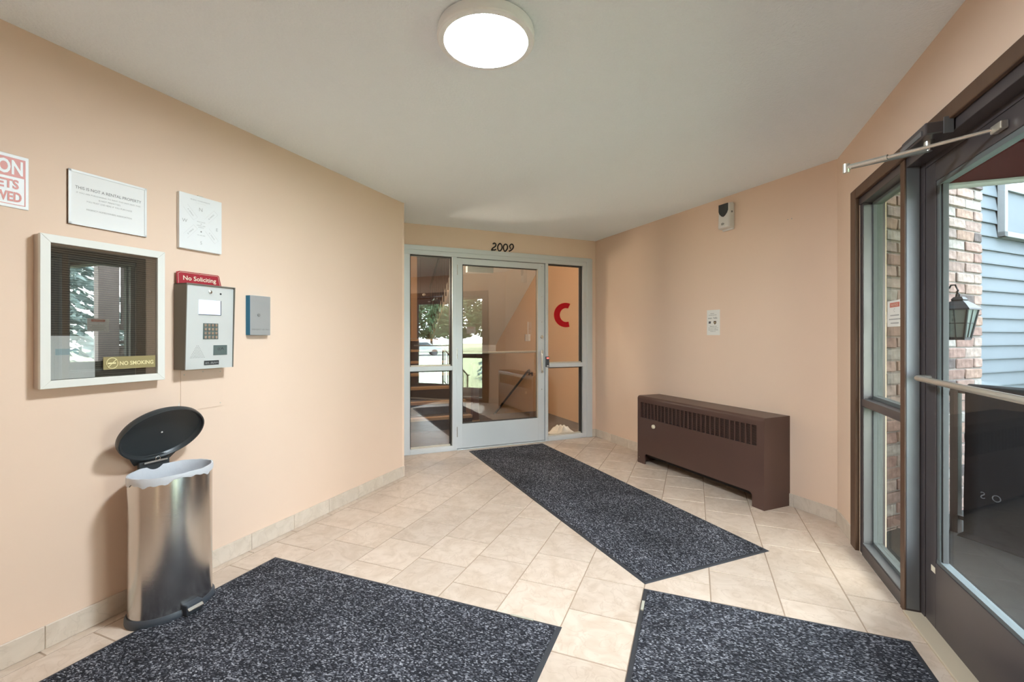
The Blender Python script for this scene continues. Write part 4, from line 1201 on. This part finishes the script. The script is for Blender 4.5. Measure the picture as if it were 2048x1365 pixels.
MB().tube([(-.05, -.118, BHt + .030), (.05, -.118, BHt + .030)], .006, 8).tube([(-.012 + .010 * math.cos(q), -.122, BHt + .04 + .010 * math.sin(q)) for q in [i * .6 for i in range(11)]], .002, 6).build('hinge_spring', 'chrome', bn)

# ================================================================== HEATER (frame R)
ht = thing('convector_heater', 'brown enamel convector heater with slotted grille', 'heater', at('R', .335, 0, 0))
HL, HD, HH = 1.395, .272, .662
rc_ = .026
arc = [(HD - rc_ + rc_ * math.sin(R(q)), HH - rc_ + rc_ * math.cos(R(q))) for q in range(0, 91, 15)]
lip = .612
prof = [(0.0, HH)] + arc + [(HD, lip), (HD - .012, lip), (HD - .012, HH - .03), (HD - .03, HH - .012), (0, HH - .012)]
MB().prism(prof, 0, HL, axis='x').build('top_cover', 'heater', ht)
gx0, gx1, gz0, gz1 = .062, 1.350, .452, .600
pl = MB()
y0, y1 = HD - .016, HD - .002
leg_w, leg_h = .100, .105
arch = [(leg_w + .03 - .03 * math.sin(R(q)), leg_h - .03 + .03 * math.cos(R(q))) for q in range(90, -1, -15)]
pl.prism([(0, 0), (leg_w, 0)] + arch[0:] + [(leg_w + .03, gz0), (0, gz0)], y0, y1, axis='y')
arch2 = [(HL - x_, z_) for x_, z_ in arch]
pl.prism([(HL, 0), (HL - leg_w, 0)] + arch2 + [(HL - leg_w - .03, gz0), (HL, gz0)], y0, y1, axis='y')
pl.box(leg_w + .03, HL - leg_w - .03, y0, y1, leg_h, gz0)
pl.box(0, gx0, y0, y1, gz0, lip + .002).box(gx1, HL, y0, y1, gz0, lip + .002).box(gx0, gx1, y0, y1, gz1, lip + .002)
pl.build('front_panel', 'heater', ht)
for x0_, nm_ in ((0, 'end_panel'), (HL - .014, 'end_panel')):
    ep = [(0, 0), (HD - .012, 0), (HD, .012), (HD, HH - rc_)] + arc[::-1] + [(0, HH)]
    MB().prism([(0, 0), (HD - .001, 0), (HD - .001, HH - rc_)] + [(a_[0] - .001, a_[1] - .001) for a_ in arc[::-1]] + [(0, HH - .001)], x0_ - (.001 if x0_ == 0 else -.001), x0_ + .014 + (-.0 if x0_ == 0 else .001), axis='x').build(nm_, 'heater', ht, bevel=.003)
box('interior', 'void', ht, .016, HL - .016, .01, HD - .045, .07, HH - .02)
NB = 27
gb = (gx1 - gx0) / NB
barm = MB().box(-.004, .004, y0 + .004, y1 - .001, gz0, gz1).mesh('grille_bar'); barm.materials.append(M['heater'])
for k in range(1, NB):
    link('grille_bar', barm, None, ht, Matrix.Translation((gx0 + k * gb, 0, 0)))
bl_m = MB().box(gx0, gx1, y0 + .003, y0 + .007, 0, .0030).mesh('louvre_blade'); bl_m.materials.append(M['heater'])
for k in range(1, 17):
    link('louvre_blade', bl_m, None, ht, Matrix.Translation((0, 0, gz0 + k * (gz1 - gz0) / 17 - .002)))
MB().lathe([(0, 0), (.019, 0), (.020, .005), (.018, .016), (.013, .019), (0, .019)], 14).build('knob', 'ivory', ht, Matrix.Translation((1.158, y1, .392)) @ Matrix.Rotation(R(-90), 4, 'X'), smooth=True)
MB().cyl((HL - .025, y1, .055), (HL - .025, y1 + .002, .055), .005, 8).build('screw', 'chrome', ht)

# ================================================================== THINGS ON THE RIGHT WALL (frame R)
ds = thing('air_freshener', 'white air freshener dispenser with dark top window', 'dispenser', at('R', .878, 0, 2.145))
MB().box(-.058, .050, 0, .018, .0, .218).build('back_case', 'offwhite', ds, bevel=.004)
shp = [(.06, .0), (.06, .2), (.045, .224), (-.055, .224), (-.06, .2), (-.06, .0)]
MB().loft([[(-.060, .016, .012), (.060, .016, .012), (.060, .016, .226), (-.060, .016, .226)], [(-.058, .056, .018), (.058, .056, .018), (.056, .050, .222), (-.056, .050, .222)], [(-.048, .066, .026), (.048, .066, .026), (.044, .058, .216), (-.044, .058, .216)]], False, True).build('cover', 'offwhite', ds, bevel=.003)
wpoly = [(.046, .218), (-.046, .218), (-.046, .160), (-.038, .140), (-.018, .118), (0, .110), (.018, .118), (.038, .140), (.046, .160)]
MB().prism(wpoly, .058, .0665, axis='y').build('window', 'black_plastic', ds, bevel=.001)
MB().tube([(-.012, .0685, .052), (0, .069, .058), (.014, .0685, .054), (.012, .0685, .044), (-.008, .0685, .046)], .003, 6, closed=True).build('logo', 'ink', ds)
MB().cyl((-.060, .033, .145), (-.064, .033, .145), .008, 12).build('side_lock', 'ink', ds)

pn = thing('delivery_notice', 'white paper delivery notice taped to the tan wall above heater', 'notice', at('R', 1.040, 0, 1.260))
box('sheet', 'paper2', pn, -.071, .071, 0, .0012, 0, .222)
for tx, xx, zz, ww, hh in (('AMAZON', .012, .190, .040, .007), ('PACKAGE DELIVERY', .006, .176, .086, .006), ('amazon', .036, .148, .044, .009), ('FedEx', -.022, .151, .042, .014),
                       ('Please do not', .0, .078, .075, .009), ('leave packages in', .0, .062, .108, .009), ('the front vestibule.', .0, .047, .108, .009), ('Thank you!', .004, .032, .06, .009)):
    text(tx, pn, xx, .0016, zz, 'ink_black', w=ww, h=hh)
MB().prism([(.052, .102), (.028, .102), (.026, .122), (.05, .122)], .0012, .0015, axis='y').build('eagle_logo', 'dark_blue', pn)
MB().prism([(-.004, .124), (-.032, .124), (-.033, .106), (-.018, .092), (-.003, .106)], .0012, .0016, axis='y').build('shield_logo', 'wood', pn)
text('ups', pn, -.018, .0019, .108, 'gold', w=.018, h=.012)
for k, dx in enumerate((0, .03)):
    tag(MB().cyl((0, 0, 0), (0, .0012, 0), .004, 8).build('nail_hole', 'ink_light', None, at('R', .32 + dx, 0, 2.115)), 'small dark nail hole in the tan wall near the entrance corner', 'nail hole', 'nail holes in the tan wall')
